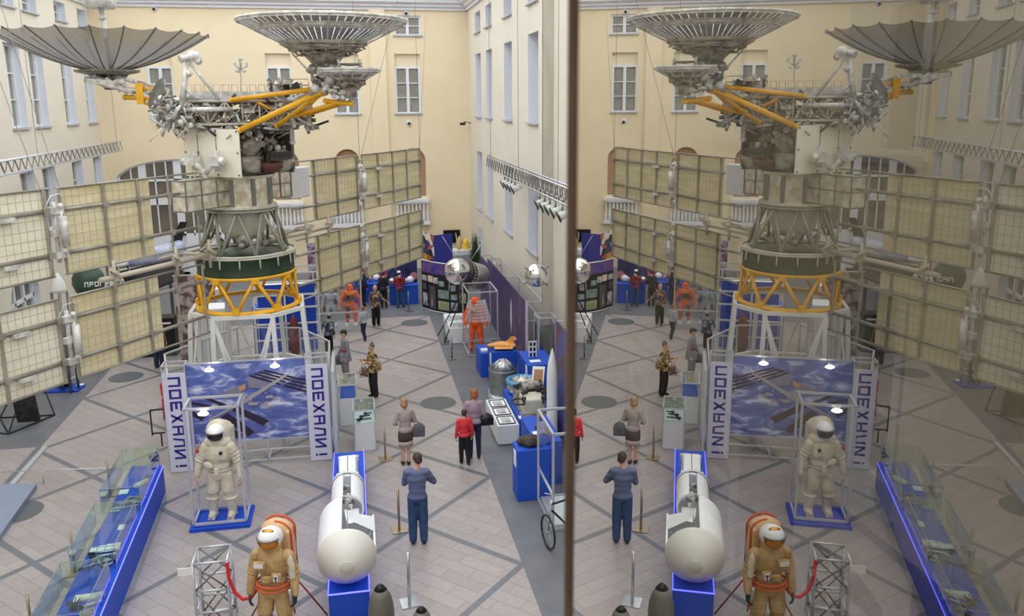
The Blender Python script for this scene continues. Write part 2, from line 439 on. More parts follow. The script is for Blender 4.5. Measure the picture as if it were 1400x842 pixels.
# the wide arched glazed doorway on the left of the back wall
dm = MB(); N = V(0, 1, 0); y0 = YB+.12
def dbar(u0, z0, u1, z1, d=.1): dm.b2((u0, y0, z0), (u1, y0+d, z1))
ell = lambda u: 4.75+.92*math.sqrt(max(0, 1-((u+7.95)/2.75)**2))
for u, w in ((-10.64, .12), (-9.6, .34), (-8.05, .34), (-6.45, .3), (-5.26, .12)):
    dbar(u-w/2, 0, u+w/2, ell(u), .12)
for u in (-9.05, -8.55, -7.5, -6.95, -5.9, -10.1): dbar(u-.03, 2.0, u+.03, ell(u), .08)
for z, h in ((4.65, .1), (3.55, .38), (2.05, .1), (.1, .2)): dbar(-10.7, z, -5.2, z+h, .11)
rim = [V(-7.95+2.72*cos(PI*i/24), y0+.05, 4.75+.89*sin(PI*i/24)) for i in range(25)]
dm.path(rim, .07, 6)
dbar(-10.6, .2, -5.3, 2.05, .06)
do = struct(dm.build('door_1', M['white']))
pm = MB(); pm.prism([V(u, y0+.06, z) for u, z in arch(-10.66, 2.0, -5.24, 4.75, .88)], (0, .04, 0)); pm.build('pane', M['darkglass'], do)
# pilaster strips and cornice, attic
tr = MB()
tr.b2((1.05, YB-.16, 0), (1.80, YB, ZC))
struct(tr.build('pillar', M['wall']))
cm = MB()
prof = [(0, ZC), (-.10, ZC), (-.10, ZC+.10), (-.22, ZC+.16), (-.22, ZC+.24), (-.40, ZC+.34), (-.40, ZC+.46), (-.46, ZC+.46), (-.46, ZC+.56), (0, ZC+.56)]
cm.prism([V(XL, YB+d, z) for d, z in prof], (XR-XL, 0, 0))
struct(cm.build('trim_4', M['cornice']))
for nm, X, sg, y1 in (('trim_5', XR, 1, 24.9), ('trim_6', XL, -1, YF)):
    cm = MB(); cm.prism([V(X+sg*d, YB, z) for d, z in prof], (0, y1-YB, 0)); struct(cm.build(nm, M['cornice']))
# right wall, far part
tR = lambda u, z: V(XR, u, z)
rw = [(37.0, 38.55), (34.05, 35.55), (29.8, 31.35), (25.5, 27.05)]
holes = []
for a, b in rw: holes += [rect(a, 7.5, b, 10.3), rect(a, 11.2, b, 12.1), rect(a, 3.3, b, 5.95)]
holes.append(rect(37.0, .02, 38.4, 2.4))
wall_mesh('wall_right', tR, (24.9, YB+.3), (0, ZT), holes, .65, [M['wallside'], M['reveal']], (1, 0, 0))
for a, b in rw:
    window(tR, (1, 0, 0), a, 7.5, b, 10.3, cols=2, rows=3, depth=.62); window(tR, (1, 0, 0), a, 11.2, b, 12.1, cols=2, rows=2, depth=.62); window(tR, (1, 0, 0), a, 3.3, b, 5.95, cols=2, rows=3, depth=.62)
dd = MB(); dd.b2((XR+.18, 37.0, 0.02), (XR+.24, 38.4, 2.4)); dd.b2((XR+.15, 37.0, 0), (XR+.27, 37.12, 2.4)); dd.b2((XR+.15, 38.28, 0), (XR+.27, 38.4, 2.4)); dd.b2((XR+.15, 37.12, 2.28), (XR+.27, 38.28, 2.4))
struct(dd.build('door_2', M['white']))
# right wall, near part steps back
tR2 = lambda u, z: V(XR2, u, z)
rw2 = [(20.9, 22.5), (16.6, 18.2), (12.3, 13.9), (8.0, 9.6), (3.9, 5.5)]
holes = []
for a, b in rw2: holes += [rect(a, 7.5, b, 10.3), rect(a, 11.2, b, 12.1), rect(a, 3.3, b, 5.95), arch(a-.5, .5, b+.5, 1.5, .8)]
wall_mesh('wall_right_near', tR2, (YF, 24.9), (0, ZT), holes, .65, [M['wallside'], M['reveal']], (1, 0, 0))
for a, b in rw2:
    window(tR2, (1, 0, 0), a, 7.5, b, 10.3, cols=2, rows=3, depth=.62); window(tR2, (1, 0, 0), a, 11.2, b, 12.1, cols=2, rows=2, depth=.62); window(tR2, (1, 0, 0), a, 3.3, b, 5.95, cols=2, rows=3, depth=.62)
    NWIN[0] += 1
    mb = MB(); mb.prism([V(XR2+.3, u, z) for u, z in arch(a-.5, .5, b+.5, 1.5, .8)], (.06, 0, 0)); o = struct(mb.build('window_%d' % NWIN[0], M['darkglass']))
    fb = MB()
    for u in (a-.45, a+.2, b-.2, b+.45): fb.b2((XR2+.2, u-.05, .5), (XR2+.3, u+.05, 1.6 if u in (a-.45, b+.45) else 2.15))
    fb.b2((XR2+.2, a-.5, 1.45), (XR2+.3, b+.5, 1.55)); fb.build('frame', M['white'], o)
w = MB(); w.b2((XR, 24.9, 0), (XR2, 24.96, ZT)); struct(w.build('pillar', M['wall']))
shade_band = MB()  # brown band added low on the near wall, painting in the ground floor's dimness
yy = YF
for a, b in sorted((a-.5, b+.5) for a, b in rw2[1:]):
    shade_band.b2((XR2-.02, yy, 0), (XR2, a, 2.9)); yy = b
shade_band.b2((XR2-.05, YF, 2.9), (XR2, 18.7, 3.0))
struct(shade_band.build('trim_7', mat('umber_shade_paint', (112, 92, 68), .7)))  # trim_7 is the added shade band, standing in for the dim ground floor
# left wall
tL = lambda u, z: V(XL, u, z)
lw = [(31.05, 32.45), (33.15, 34.65), (36.6, 37.95), (39.5, 40.75), (27.3, 28.7), (23.5, 24.9)]
holes = []
for a, b in lw: holes += [rect(a, 7.38, b, 10.25), rect(a, 11.45, b, 12.2), rect(a, 3.5, b, 5.9)]
holes.append(arch(29.0, .4, 31.6, 1.6, 1.15))
holes.append(arch(22.0, .4, 24.6, 1.6, 1.15))
wall_mesh('wall_left', tL, (YF, YB+.3), (0, ZT), holes, .38, [M['wallside'], M['reveal']], (-1, 0, 0))
for a, b in lw:
    window(tL, (-1, 0, 0), a, 7.38, b, 10.25, cols=2, rows=3, depth=.36); window(tL, (-1, 0, 0), a, 11.45, b, 12.2, cols=2, rows=2, depth=.36); window(tL, (-1, 0, 0), a, 3.5, b, 5.9, cols=2, rows=3, depth=.36)
for a in (29.0, 22.0):
    NWIN[0] += 1
    mb = MB(); mb.prism([V(XL-.3, u, z) for u, z in arch(a, .4, a+2.6, 1.6, 1.15)], (-.05, 0, 0)); o = struct(mb.build('window_%d' % NWIN[0], M['darkglass']))
    fb = MB()
    for t in (.0, .33, .67, 1.0):
        u = a+.07+2.46*t; fb.b2((XL-.3, u-.06, .4), (XL-.2, u+.06, 1.6+1.1*math.sqrt(max(0, 1-((u-a-1.3)/1.3)**2))))
    fb.b2((XL-.3, a, 1.5), (XL-.2, a+2.6, 1.62)); fb.build('frame', M['white'], o)
# front wall with the window the photograph is taken from
tF = lambda u, z: V(u, YF, z)
wall_mesh('wall_front', tF, (XL-.3, XR2+.3), (0, ZT), [rect(-1.2, 7.0, .9, 9.6)] + [rect(u, 3.4, u+1.3, 6.0) for u in (-9, -5.5, -2, 2)] + [rect(u, 7.4, u+1.3, 10.2) for u in (-9, -5.5, 3)], .35, [M['wallside'], M['reveal']], (0, -1, 0))
for u in (-9, -5.5, -2, 2): window(tF, (0, -1, 0), u, 3.4, u+1.3, 6.0)
for u in (-9, -5.5, 3): window(tF, (0, -1, 0), u, 7.4, u+1.3, 10.2)
bk = MB(); bk.b2((-1.5, YF-1.6, 6.6), (1.3, YF-1.5, 10)); struct(bk.build('wall_room', M['kitd']))
# roof: glazing bars over the open court, clear glass between them
rf = MB()
for y in range(0, 42, 3): rf.b2((XL-.3, y-.06, ZT), (XR2+.3, y+.06, ZT+.25))
for i in range(9):
    x = XL+(XR2-XL)*i/8; rf.b2((x-.04, YF, ZT+.05), (x+.04, YB, ZT+.2))
struct(rf.build('ceiling', M['white'], org=(0, 20, ZT)))
# sash of opened window at the photographer's right: glass pane with a bronze edge strip
MA = rad(11.12)                        # the sash stands almost along the line of sight
md = V(sin(MA), cos(MA), 0); mn = V(cos(MA), -sin(MA), 0)
PD = 0.045
edge = PD*FPX/(784-706.5)*1.0
def sash(a, d, z): p = md*a + mn*(PD+d); return V(p.x, p.y, EYE+z)
g = bpy.data.materials.new('bronze_window_glass'); g.use_nodes = True
nt = g.node_tree; nt.nodes.clear()
o_ = nt.nodes.new('ShaderNodeOutputMaterial'); mx = nt.nodes.new('ShaderNodeMixShader'); tr_ = nt.nodes.new('ShaderNodeBsdfTransparent'); gl = nt.nodes.new('ShaderNodeBsdfGlossy')
tr_.inputs[0].default_value = (0.145, 0.13, 0.10, 1); gl.inputs['Roughness'].default_value = 0.0; gl.inputs[0].default_value = (0.96, 0.94, 0.90, 1)
fr = schlick(nt, .095)
for n_ in nt.nodes:
    if n_.type == 'MATH' and n_.operation == 'POWER': n_.inputs[1].default_value = 4.3
# both faces of the sheet send light back: 2R/(1+R)
m1 = nt.nodes.new('ShaderNodeMath'); m1.operation = 'MULTIPLY'; m1.inputs[1].default_value = 2.0
m2 = nt.nodes.new('ShaderNodeMath'); m2.operation = 'ADD'; m2.inputs[1].default_value = 1.0
m3 = nt.nodes.new('ShaderNodeMath'); m3.operation = 'DIVIDE'
nt.links.new(fr.outputs[0], m1.inputs[0]); nt.links.new(fr.outputs[0], m2.inputs[0]); nt.links.new(m1.outputs[0], m3.inputs[0]); nt.links.new(m2.outputs[0], m3.inputs[1])
nt.links.new(m3.outputs[0], mx.inputs[0]); nt.links.new(tr_.outputs[0], mx.inputs[1]); nt.links.new(gl.outputs[0], mx.inputs[2]); nt.links.new(mx.outputs[0], o_.inputs[0])
thru = bpy.data.materials.new('window_glass_rear_face'); thru.use_nodes = True; nt = thru.node_tree; nt.nodes.clear()
o_ = nt.nodes.new('ShaderNodeOutputMaterial'); tr_ = nt.nodes.new('ShaderNodeBsdfTransparent'); nt.links.new(tr_.outputs[0], o_.inputs[0])
pane = MB()
pane.mi = 0; pane.quad(sash(edge, 0, -1.1), sash(-.9, 0, -1.1), sash(-.9, 0, 1.3), sash(edge, 0, 1.3))
pane.mi = 1; pane.quad(sash(-.9, .004, -1.1), sash(edge, .004, -1.1), sash(edge, .004, 1.3), sash(-.9, .004, 1.3))
NWIN[0] += 1
so = struct(pane.build('window_%d' % NWIN[0], [g, thru], org=sash(0, 0, 0)))
st = MB()
def sb(a0, a1, d0, d1, z0, z1): st.prism([sash(a0, d0, z0), sash(a1, d0, z0), sash(a1, d1, z0), sash(a0, d1, z0)], (0, 0, z1-z0))
sb(edge, edge+.012, -.004, .0048, -1.1, 1.3); sb(-.95, edge+.012, -.01, .014, -1.18, -1.1); sb(-.95, edge+.012, -.01, .014, 1.3, 1.38); sb(-.95, -.9, -.01, .014, -1.1, 1.3)
st.build('sash_edge', mat('bronze_edge', (122, 100, 84), 0.5, 0.3, col2=(92, 72, 58), scale=6), so)
# ================================================================== THE RELAY SATELLITE on its stand
CX, CY = -2.66, 20.8
UA = rad(34); u = V(sin(UA), cos(UA), 0); w = V(cos(UA), -sin(UA), 0); rr = V(.99, .127, 0)
def S(a, b, z): return V(CX, CY, z) + u*a + w*b       # along the arrays, across them, height
RU = Matrix(((u.x, w.x, 0), (u.y, w.y, 0), (0, 0, 1)))    # box axes: x along arrays, y across
# white steel stand
st = thing('display_stand', 'white steel frame stand with splayed legs carrying the tall satellite', 'stand', (CX, CY, 0))
top8 = [(-1.28, -.62), (-.68, -1.2), (.66, -1.22), (1.3, -.55), (1.22, .7), (.6, 1.25), (-.7, 1.2), (-1.3, .6)]
T8 = [V(CX+a, CY+b, 3.3) for a, b in top8]; B8 = [V(CX+a*1.16, CY+b*1.16, 0.0) for a, b in top8]
M8 = [T8[i].lerp(B8[i], .52) for i in range(8)]
mb = MB()
for i in range(8): mb.beam(T8[i], T8[(i+1) % 8], .09, .09)
mb.build('top_frame', M['whitetube'], st)
mb = MB()
for i in range(8): mb.beam(M8[i], M8[(i+1) % 8], .06)
mb.build('middle_rail', M['whitetube'], st)
for i in range(8): MB().beam(T8[i], B8[i], .13, .10).build('leg', M['whitetube'], st)
mb = MB()
for i in (1, 3, 5, 7):
    a, b = i, (i+1) % 8
    mid = (B8[a]+B8[b])/2; mb.beam(T8[a], mid+V(0, 0, 1.2), .05); mb.beam(T8[b], mid+V(0, 0, 1.2), .05)
for i in (0, 2, 4, 6):
    a, b = i, (i+1) % 8; mb.beam(M8[a], B8[b], .05); mb.beam(M8[b], B8[a], .05)
for i in (1,): mb.beam(T8[1], (B8[1]+B8[2])/2+V(0, 0, .4), .07); mb.beam(T8[2], (B8[1]+B8[2])/2+V(0, 0, .4), .07)
mb.build('brace', M['whitetube'], st)

M['kitl'] = mat('pale_fittings', (186, 180, 166), 0.45, 0.3, col2=(134, 128, 114), scale=5, bump=.6, bscale=8)
sat = thing('satellite', 'huge relay satellite mock-up with yellow truss, green drum, dish antennas and wide solar panels', 'satellite', (CX, CY, 3.3))
# yellow adapter
mb = MB(); mb.ring((CX, CY, 3.38), 1.2, .045, 48, 8); mb.ring((CX, CY, 4.17), 1.13, .045, 48, 8)
mb.lathe([(1.2, 3.33), (1.25, 3.33), (1.25, 3.38), (1.2, 3.38)], (CX, CY, 0), 48, capa=False, capb=False)
n = 8; ph = rad(-97)
for i in range(n):
    a0 = ph+2*PI*i/n; am = a0+PI/n; a1 = a0+2*PI/n
    b0 = V(CX+1.2*cos(a0), CY+1.2*sin(a0), 3.38); t = V(CX+1.13*cos(am), CY+1.13*sin(am), 4.17); b1 = V(CX+1.2*cos(a1), CY+1.2*sin(a1), 3.38)
    mb.tube(b0, t, .04); mb.tube(b1, t, .04); mb.box(b0+V(0, 0, .05), (.16, .16, .14), a0); mb.box(t-V(0, 0, .05), (.18, .12, .12), am+PI/2)
mb.build('adapter_truss', M['yellow'], sat)
# green drum, ribbed
mb = MB()
mb.lathe([(1.12, 4.19), (1.15, 4.21), (1.13, 4.24), (1.13, 4.56), (1.15, 4.6), (1.13, 4.64), (.4, 4.66)], (CX, CY, 0), 192, mod=lambda a, z: 1+(.009*(1 if sin(a*48) > .3 else 0) if 4.22 < z < 4.58 else 0))
mb.build('green_drum', M['green'], sat)
mb = MB(); mb.lathe([(1.0, 4.64), (1.2, 4.63), (1.2, 4.67), (1.0, 4.70), (.98, 4.66)], (CX, CY, 0), 48, capa=False, capb=False)
for i in range(16):
    a = 2*PI*i/16; mb.tube((CX+1.17*cos(a), CY+1.17*sin(a), 4.66), (CX+1.19*cos(a), CY+1.19*sin(a), 4.42), .018)
mb.ring((CX, CY, 4.70), 1.18, .025)
mb.build('drum_cover', M['cream_metal'], sat)
# grey strut truss to the foil section
mb = MB(); n = 8
for i in range(n):
    a0 = rad(20)+2*PI*i/n; am = a0+PI/n
    p0 = V(CX+1.05*cos(a0), CY+1.05*sin(a0), 4.70); q0 = V(CX+.74*cos(am), CY+.74*sin(am), 5.72); p1 = V(CX+1.05*cos(a0+2*PI/n), CY+1.05*sin(a0+2*PI/n), 4.70)
    mb.tube(p0, q0, .038); mb.tube(p1, q0, .038)
mb.ring((CX, CY, 5.70), .8, .035); mb.ring((CX, CY, 5.76), .82, .02)
mb.build('strut_truss', M['graytube'], sat)
mb = MB(); mb.lathe([(.2, 4.95), (.42, 5.05), (.5, 5.15), (.63, 5.62), (.66, 5.72)], (CX, CY, 0), 40)
mb.build('tank', M['cream_metal'], sat)
mb = MB(); mb.ball((CX+.02, CY-.35, 4.98), .2)
for i in range(7):
    a = i*.95; mb.tube((CX+.5*cos(a), CY+.5*sin(a), 4.8), (CX+.4*cos(a+.3), CY+.4*sin(a+.3), 5.2), .03)
    mb.ball((CX+.62*cos(a), CY+.62*sin(a), 4.9), .09, 10)
mb.build('thruster', M['kit'], sat)
# foil section
mb = MB(); mb.lathe([(.82, 5.76), (.82, 5.82), (.70, 5.84), (.70, 6.46), (.8, 6.48), (.8, 6.54), (.3, 6.56)], (CX, CY, 0), 28, smooth=False)
mb.mi = 1
for i in range(9):
    a = i*2*PI/9+.35; p = V(CX+.72*cos(a), CY+.72*sin(a), 0); mb.box(p+V(0, 0, 6.14), (.05, .09, .62), a)
mb.build('foil_section', [M['foil'], M['dsteel']], sat)
for c_, L_, ss in ((-1.5, .95, (-1.98, -1.5, -1.02)), (1.22, .85, (.8, 1.22, 1.65))):
    mb = MB(); mb.box(S(c_, 0, 6.2), (L_, .4, .68), RU); mb.mi = 1
    for s0 in ss: mb.beam(S(s0, .21, 5.84), S(s0, .21, 6.56), .03); mb.beam(S(s0, -.21, 5.84), S(s0, -.21, 6.56), .03)
    for z in (5.86, 6.2, 6.54):
        mb.beam(S(ss[0] if c_ < 0 else .6, .21, z), S(ss[2] if c_ > 0 else -.6, .21, z), .025); mb.beam(S(ss[0], -.21, z), S(ss[0], .21, z), .025)
    mb.build('foil_box', [M['foil'], M['dsteel']], sat)
mb = MB(); mb.box(S(2.1, 0, 6.14), (.84, .3, .8), RU); mb.build('white_quilt_box', M['blanket'], sat, bevel=.03)

# ---- solar arrays: two rows each side, inner and outer wing
ROWS = ((5.05, 6.68), (2.98, 4.61))
def solar(sg, s0, s1, z0, z1, mull, cells, sheet, open_to=None):
    p = MB()
    H = z1-z0
    lo, hi = (s0, s1)
    for f in (0, .25, .75, 1): 
        r = .022 if f in (0, 1) else .038
        zz = z0+H*f; a0 = open_to if open_to is not None else lo
        p.tube(S(sg*a0, .03, zz), S(sg*hi, .03, zz), r, n=6)
    for m_ in mull: p.beam(S(sg*m_, .04, z0), S(sg*m_, .04, z1), .055, .04)
    for i, m_ in enumerate(mull):
        for f in (.25, .75): p.box(S(sg*m_, .06, z0+H*f), (.11, .07, .11), RU)
    fr = p.build('solar_panel', M['rail'], sat)
    c = MB(); a, b = cells; c.mi = 0
    c.box(S(sg*(a+b)/2, 0, (z0+z1)/2), (abs(b-a), .018, H-.04), RU)
    c.mi = 1; k = int(abs(b-a)/.145)
    for i in range(1, k):
        s_ = a+(b-a)*i/k; c.box(S(sg*s_, .0, (z0+z1)/2), (.008, .026, H-.05), RU)
    for i in range(1, 9): c.box(S(sg*(a+b)/2, 0, z0+H*i/9), (abs(b-a)-.02, .026, .010), RU)
    c.build('cell_sheet', [sheet, M['cellline']], fr)
    return fr
for z0, z1 in ROWS:
    for sg in (-1, 1):
        solar(sg, 2.75, 4.97, z0, z1, [2.9, 3.92, 4.94] if sg > 0 else [1.5, 2.3, 3.1, 3.95, 4.94], (2.78, 4.95), M['cell'], open_to=(1.95 if sg > 0 else 1.4))
        solar(sg, 5.2, 8.72, z0, z1, [5.22, 6.1, 6.97, 7.84, 8.7] if sg > 0 else [5.25, 6.4, 7.6, 8.7], (5.2, 8.7), M['cell'] if sg > 0 else M['cellpale'])
# hinges between inner and outer wings, root tubes
for z0, z1 in ROWS:
    for sg in (-1, 1):
        h = MB(); zc = (z0+z1)/2
        h.tube(S(sg*5.08, .05, z0+.25), S(sg*5.08, .05, z1-.25), .045); h.tube(S(sg*5.0, .12, z0+.35), S(sg*5.0, .12, z1-.35), .03)
        for z in (z0+.4, zc, z1-.4): h.box(S(sg*5.07, .08, z), (.26, .12, .12), RU); h.ball(S(sg*5.02, .15, z+.08), .06, 8)
        h.path([S(sg*4.85, .05, z1-.35), S(sg*4.95, .1, z1-.1), S(sg*5.15, .1, z1-.12), S(sg*5.3, .05, z1-.4)], .012, 5)
        h.tube(S(sg*5.03, .2, zc-.25), S(sg*5.03, .2, zc+.3), .075); 
        h.build('wing_hinge', M['kitw'], sat)
for sg in (-1, 1):
    h = MB(); h.tube(S(sg*1.1, .1, 4.80), S(sg*(4.3 if sg < 0 else 3.4), .1, 4.80), .055, n=10)
    h.tube(S(sg*1.1, -.1, 4.92), S(sg*2.6, -.1, 4.92), .03)
    for a in (1.3, 2.3, 3.95 if sg < 0 else 3.3):
        h.box(S(sg*a, .1, 4.82), (.1, .16, .2), RU); h.tube(S(sg*a, .1, 4.5), S(sg*a, .1, 5.15), .035)
        for k in range(5): h.path([S(sg*(a+.05*k-.1), .15, 4.7+.05*k), S(sg*(a+.05*k), .25, 4.85+.03*k), S(sg*(a+.1), .1, 5.0)], .014, 5)
    h.tube(S(sg*1.0, 0, 4.72), S(sg*2.0, 0, 4.95), .04); h.tube(S(sg*.9, 0, 5.2), S(sg*1.5, 0, 4.9), .02)
    h.build('root_boom', M['railp'], sat)
for sg, zs in ((-1, (6.27, 5.43)), (1, (6.27, 5.43)), (-1, (4.2, 3.36)), (1, (4.2, 3.36))):
    for z in zs:
        h = MB(); h.box(S(sg*6.05, .08, z-.05), (.3, .07, .07), RU); h.build('cable_box', M['kitw'], sat)

# ---- instrument bus
BCX = V(CX, CY, 0)+rr*.06
def Bp(a, b, z): return BCX+u*a+w*b+V(0, 0, z)
mb = MB()
z0, z1 = 6.57, 7.62
mb.box(Bp(0, 0, 6.6), (1.86, 1.56, .06), RU); mb.box(Bp(0, 0, 7.58), (1.86, 1.56, .05), RU)
for a in (-.9, .9):
    for b in (-.76, .76): mb.beam(Bp(a, b, z0), Bp(a, b, z1), .06)
mb.box(Bp(-.1, -.45, 7.1), (1.5, .5, .9), RU)
mb.build('bus_frame', M['kitd'], sat)
mb = MB(); mb.mi = 0; mb.box(Bp(-.95, 0, 7.09), (.035, 1.62, 1.08), RU)
mb.mi = 1
for b in (-.38, .16): mb.beam(Bp(-.98, b, 7.0), Bp(-.98, b, 7.62), .012)
for b in (-.76, -.38, .16, .76):
    for z in (6.6, 7.1, 7.58): mb.box(Bp(-.975, b, z), (.02, .04, .04), RU)
mb.build('radiator_plate', [M['plate'], M['dsteel']], sat)
mb = MB(); mb.box(Bp(.93, .2, 7.05), (.04, 1.2, 1.05), RU); mb.mi = 1
mb.beam(Bp(.94, .8, 6.6), Bp(.94, .8, 7.6), .06)
for k in range(4): mb.box(Bp(1.0, .2+.15*k, 6.8+.2*k), (.03, .3, .03), RU)
mb.build('side_plate', [mat('brown_plate', (140, 126, 92), 0.5, .1, col2=(112, 104, 78), scale=4), M['dsteel']], sat)
# sensor heads hanging on the radiator plate
mb = MB()
for b, sgn in ((-.35, -1), (.3, 1)):
    mb.tube(Bp(-1.14, b, 6.7), Bp(-1.14, b, 7.15), .07); mb.box(Bp(-1.2, b+sgn*.05, 6.93), (.22, .34, .2), RU); mb.tube(Bp(-1.2, b, 6.9), Bp(-1.2, 0, 6.65), .06)
    mb.ball(Bp(-1.25, b+sgn*.22, 6.93), .1)
mb.tube(Bp(-1.2, 0, 6.5), Bp(-1.2, 0, 6.75), .05)
mb.build('star_sensor', M['kitw'], sat)
# equipment in the open side
mb = MB()
mb.ball(Bp(-.4, .5, 7.22), (.34, .28, .28)); mb.lathe([(.32, 6.62), (.34, 6.86), (.3, 6.98), (.2, 7.0)], Bp(-.4, .5, 0), 20)
mb.build('sphere_tank', M['kitl'], sat)
mb = MB(); mb.lathe([(.2, 6.6), (.3, 6.72), (.3, 6.84)], Bp(.05, .8, 0), 20); mb.build('motor_pot', M['copper'], sat)
mb = MB(); mb.ball(Bp(.45, .85, 6.84), (.26, .22, .28)); mb.box(Bp(.4, .82, 6.95), (.42, .3, .25), RU); mb.build('wrapped_unit', M['kitl'], sat, bevel=.05)
random.seed(11)
mb = MB()
for i in range(80):
    a, b, z = random.uniform(-.8, .85), random.uniform(.5, .85), random.uniform(6.75, 7.6)
    t = random.random(); mb.mi = random.choice((0, 0, 1, 2))
    if t < .4: mb.box(Bp(a, b, z), (random.uniform(.06, .22), random.uniform(.06, .2), random.uniform(.05, .18)), RU)
    elif t < .75: mb.tube(Bp(a, b, z), Bp(a+random.uniform(-.4, .4), b+.05, z+random.uniform(-.25, .25)), random.uniform(.012, .035))
    else: mb.ball(Bp(a, b, z), random.uniform(.04, .09), 8)
for k in range(5): mb.mi = 1; mb.ring(Bp(-.1+.14*k, 1.08, 6.98), .05, .02, 14, 5)
mb.box(Bp(.1, 1.06, 6.98), (.8, .12, .18), RU)
mb.mi = 2; mb.tube(Bp(.55, 1.1, 7.75), Bp(.55, 1.1, 7.3), .06); mb.tube(Bp(.55, 1.1, 7.3), Bp(.55, 1.1, 7.22), .09, .05)
mb.build('equipment', [M['kit'], M['kitd'], M['kitw']], sat)
# platform above the bus: a wide truss full of instruments
pa0, pa1 = -1.35, 1.15
mb = MB()
zt, zb = 8.25, 7.65
PC = [(-1.55, -.95), (-1.55, .95), (1.35, .95), (1.35, -.95)]
def Pp(i, z): return BCX+rr*PC[i][0]*1.0+V(-.127, .99, 0)*PC[i][1]*-1+V(0, 0, z)
def Qp(x, y, z): return BCX+rr*x+V(-.127, .99, 0)*y+V(0, 0, z)   # x across the view from the gallery, y away
for z in (zt, zb+.08):
    for a, b in (((-1.4, -.8), (1.6, -.8)), ((1.6, -.8), (1.6, .8)), ((1.6, .8), (-1.4, .8)), ((-1.4, .8), (-1.4, -.8))): mb.tube(Qp(a[0], a[1], z), Qp(b[0], b[1], z), .035)
for k in range(9):
    x = -1.4+.375*k
    for y in (-.8, .8):
        mb.tube(Qp(x, y, zb+.08), Qp(x, y, zt), .022)
        if k < 8: mb.tube(Qp(x, y, zt if k % 2 else zb+.08), Qp(x+.375, y, zb+.08 if k % 2 else zt), .02)
mb.build('platform_truss', M['railp'], sat)
mb = MB()
mb.mi = 0; mb.box(Qp(-.1, .1, 8.37), (2.0, 1.2, .2), Matrix.Rotation(rad(7.3), 3, 'Z')); 
mb.mi = 1; mb.tube(Qp(-1.1, -.75, 8.25), Qp(.9, -.75, 8.25), .08)
mb.mi = 0; mb.tube(Qp(-1.5, -.9, 8.07), Qp(-.1, -.9, 8.07), .055)
mb.build('instrument_deck', [M['kitw'], M['dsteel']], sat)
random.seed(5)
mb = MB()
for i in range(340):
    x = random.uniform(-1.45, 1.7); y = random.uniform(-.85, .4); z = random.uniform(7.62, 8.2)
    t = random.random(); mb.mi = random.choice((0, 0, 1, 2, 2))
    if t < .35: mb.box(Qp(x, y, z), (random.uniform(.06, .28), random.uniform(.06, .25), random.uniform(.05, .2)), Matrix.Rotation(random.uniform(0, 1.5), 3, random.choice('XYZ')))
    elif t < .8: mb.tube(Qp(x, y, z), Qp(x+random.uniform(-.5, .5), y+random.uniform(-.1, .1), z+random.uniform(-.3, .3)), random.uniform(.010, .035))
    else: mb.ball(Qp(x, y, z), random.uniform(.03, .07), 8)
for i in range(130):   # left instrument cluster
    x = random.uniform(-1.75, -.85); y = random.uniform(-1.1, -.3); z = random.uniform(7.65, 8.35); mb.mi = random.choice((0, 2, 2))
    if random.random() < .25: mb.ball(Qp(x, y, z), random.uniform(.03, .08), 8)
    else: mb.tube(Qp(x, y, z), Qp(x+random.uniform(-.3, .3), y, z+random.uniform(-.3, .3)), random.uniform(.012, .035))
for i in range(45):   # right cluster above the deck
    x = random.uniform(.75, 1.5); y = random.uniform(-.5, .3); z = random.uniform(8.2, 8.72-.1*abs(x-1)); mb.mi = random.choice((0, 1, 2))
    mb.box(Qp(x, y, z), (random.uniform(.05, .2), random.uniform(.05, .2), random.uniform(.05, .16)), Matrix.Rotation(random.uniform(0, 1.5), 3, random.choice('XYZ')))
mb.build('instruments', [M['kit'], M['kitd'], M['kitw']], sat)
# small golden loops along the deck edge
mb = MB()
for k in range(14):
    x = -1.1+.2*k; mb.path([Qp(x, -.3, 8.45), Qp(x, -.3, 8.62), Qp(x+.14, -.3, 8.62), Qp(x+.14, -.3, 8.45)], .01, 5)
mb.path([Qp(.95, -.3, 8.4), Qp(.95, -.3, 8.75), Qp(1.65, -.3, 8.75), Qp(1.65, -.3, 8.4)], .012, 5); mb.path([Qp(1.0, -.3, 8.6), Qp(1.65, -.3, 8.6)], .01, 5)
mb.build('wire_loop_row', mat('pale_gold_wire', (216, 178, 140), .4, .4), sat)
# camera mast, left
mb = MB()
pb, pt_ = Qp(-1.2, -.9, 8.0), Qp(-.98, -.9, 9.15)
mb.tube(pb, pt_, .075, .05, 10); mb.tube(Qp(-.95, -.9, 9.1), Qp(-.4, -.85, 8.3), .035)
mb.ball(Qp(-.86, -.9, 9.22), (.14, .13, .12)); mb.ball(Qp(-.76, -.88, 9.12), .09); mb.tube(Qp(-.96, -.95, 9.2), Qp(-1.12, -1.05, 9.14), .05, .09, 12)
mb.ball(Qp(-.98, -.92, 8.85), .08); mb.box(Qp(-.8, -.85, 9.15), (.2, .2, .12)); mb.tube(Qp(-1.1, -.85, 8.1), Qp(-1.55, -.9, 7.9), .06)
mb.build('camera_mast', M['kitw'], sat)
mb = MB(); mb.tube(Qp(.1, -.2, 8.4), Qp(.13, -.2, 8.95), .015)
for k in range(14):
    a = k*1.3; mb.tube(Qp(.13, -.2, 8.95), Qp(.13+.17*cos(a), -.2+.12*sin(a*2), 9.05+.17*sin(a)), .012)
    mb.ball(Qp(.13+.15*cos(a), -.2, 9.05+.15*sin(a)), .03, 6)
mb.build('antenna_whisk', M['kitw'], sat)
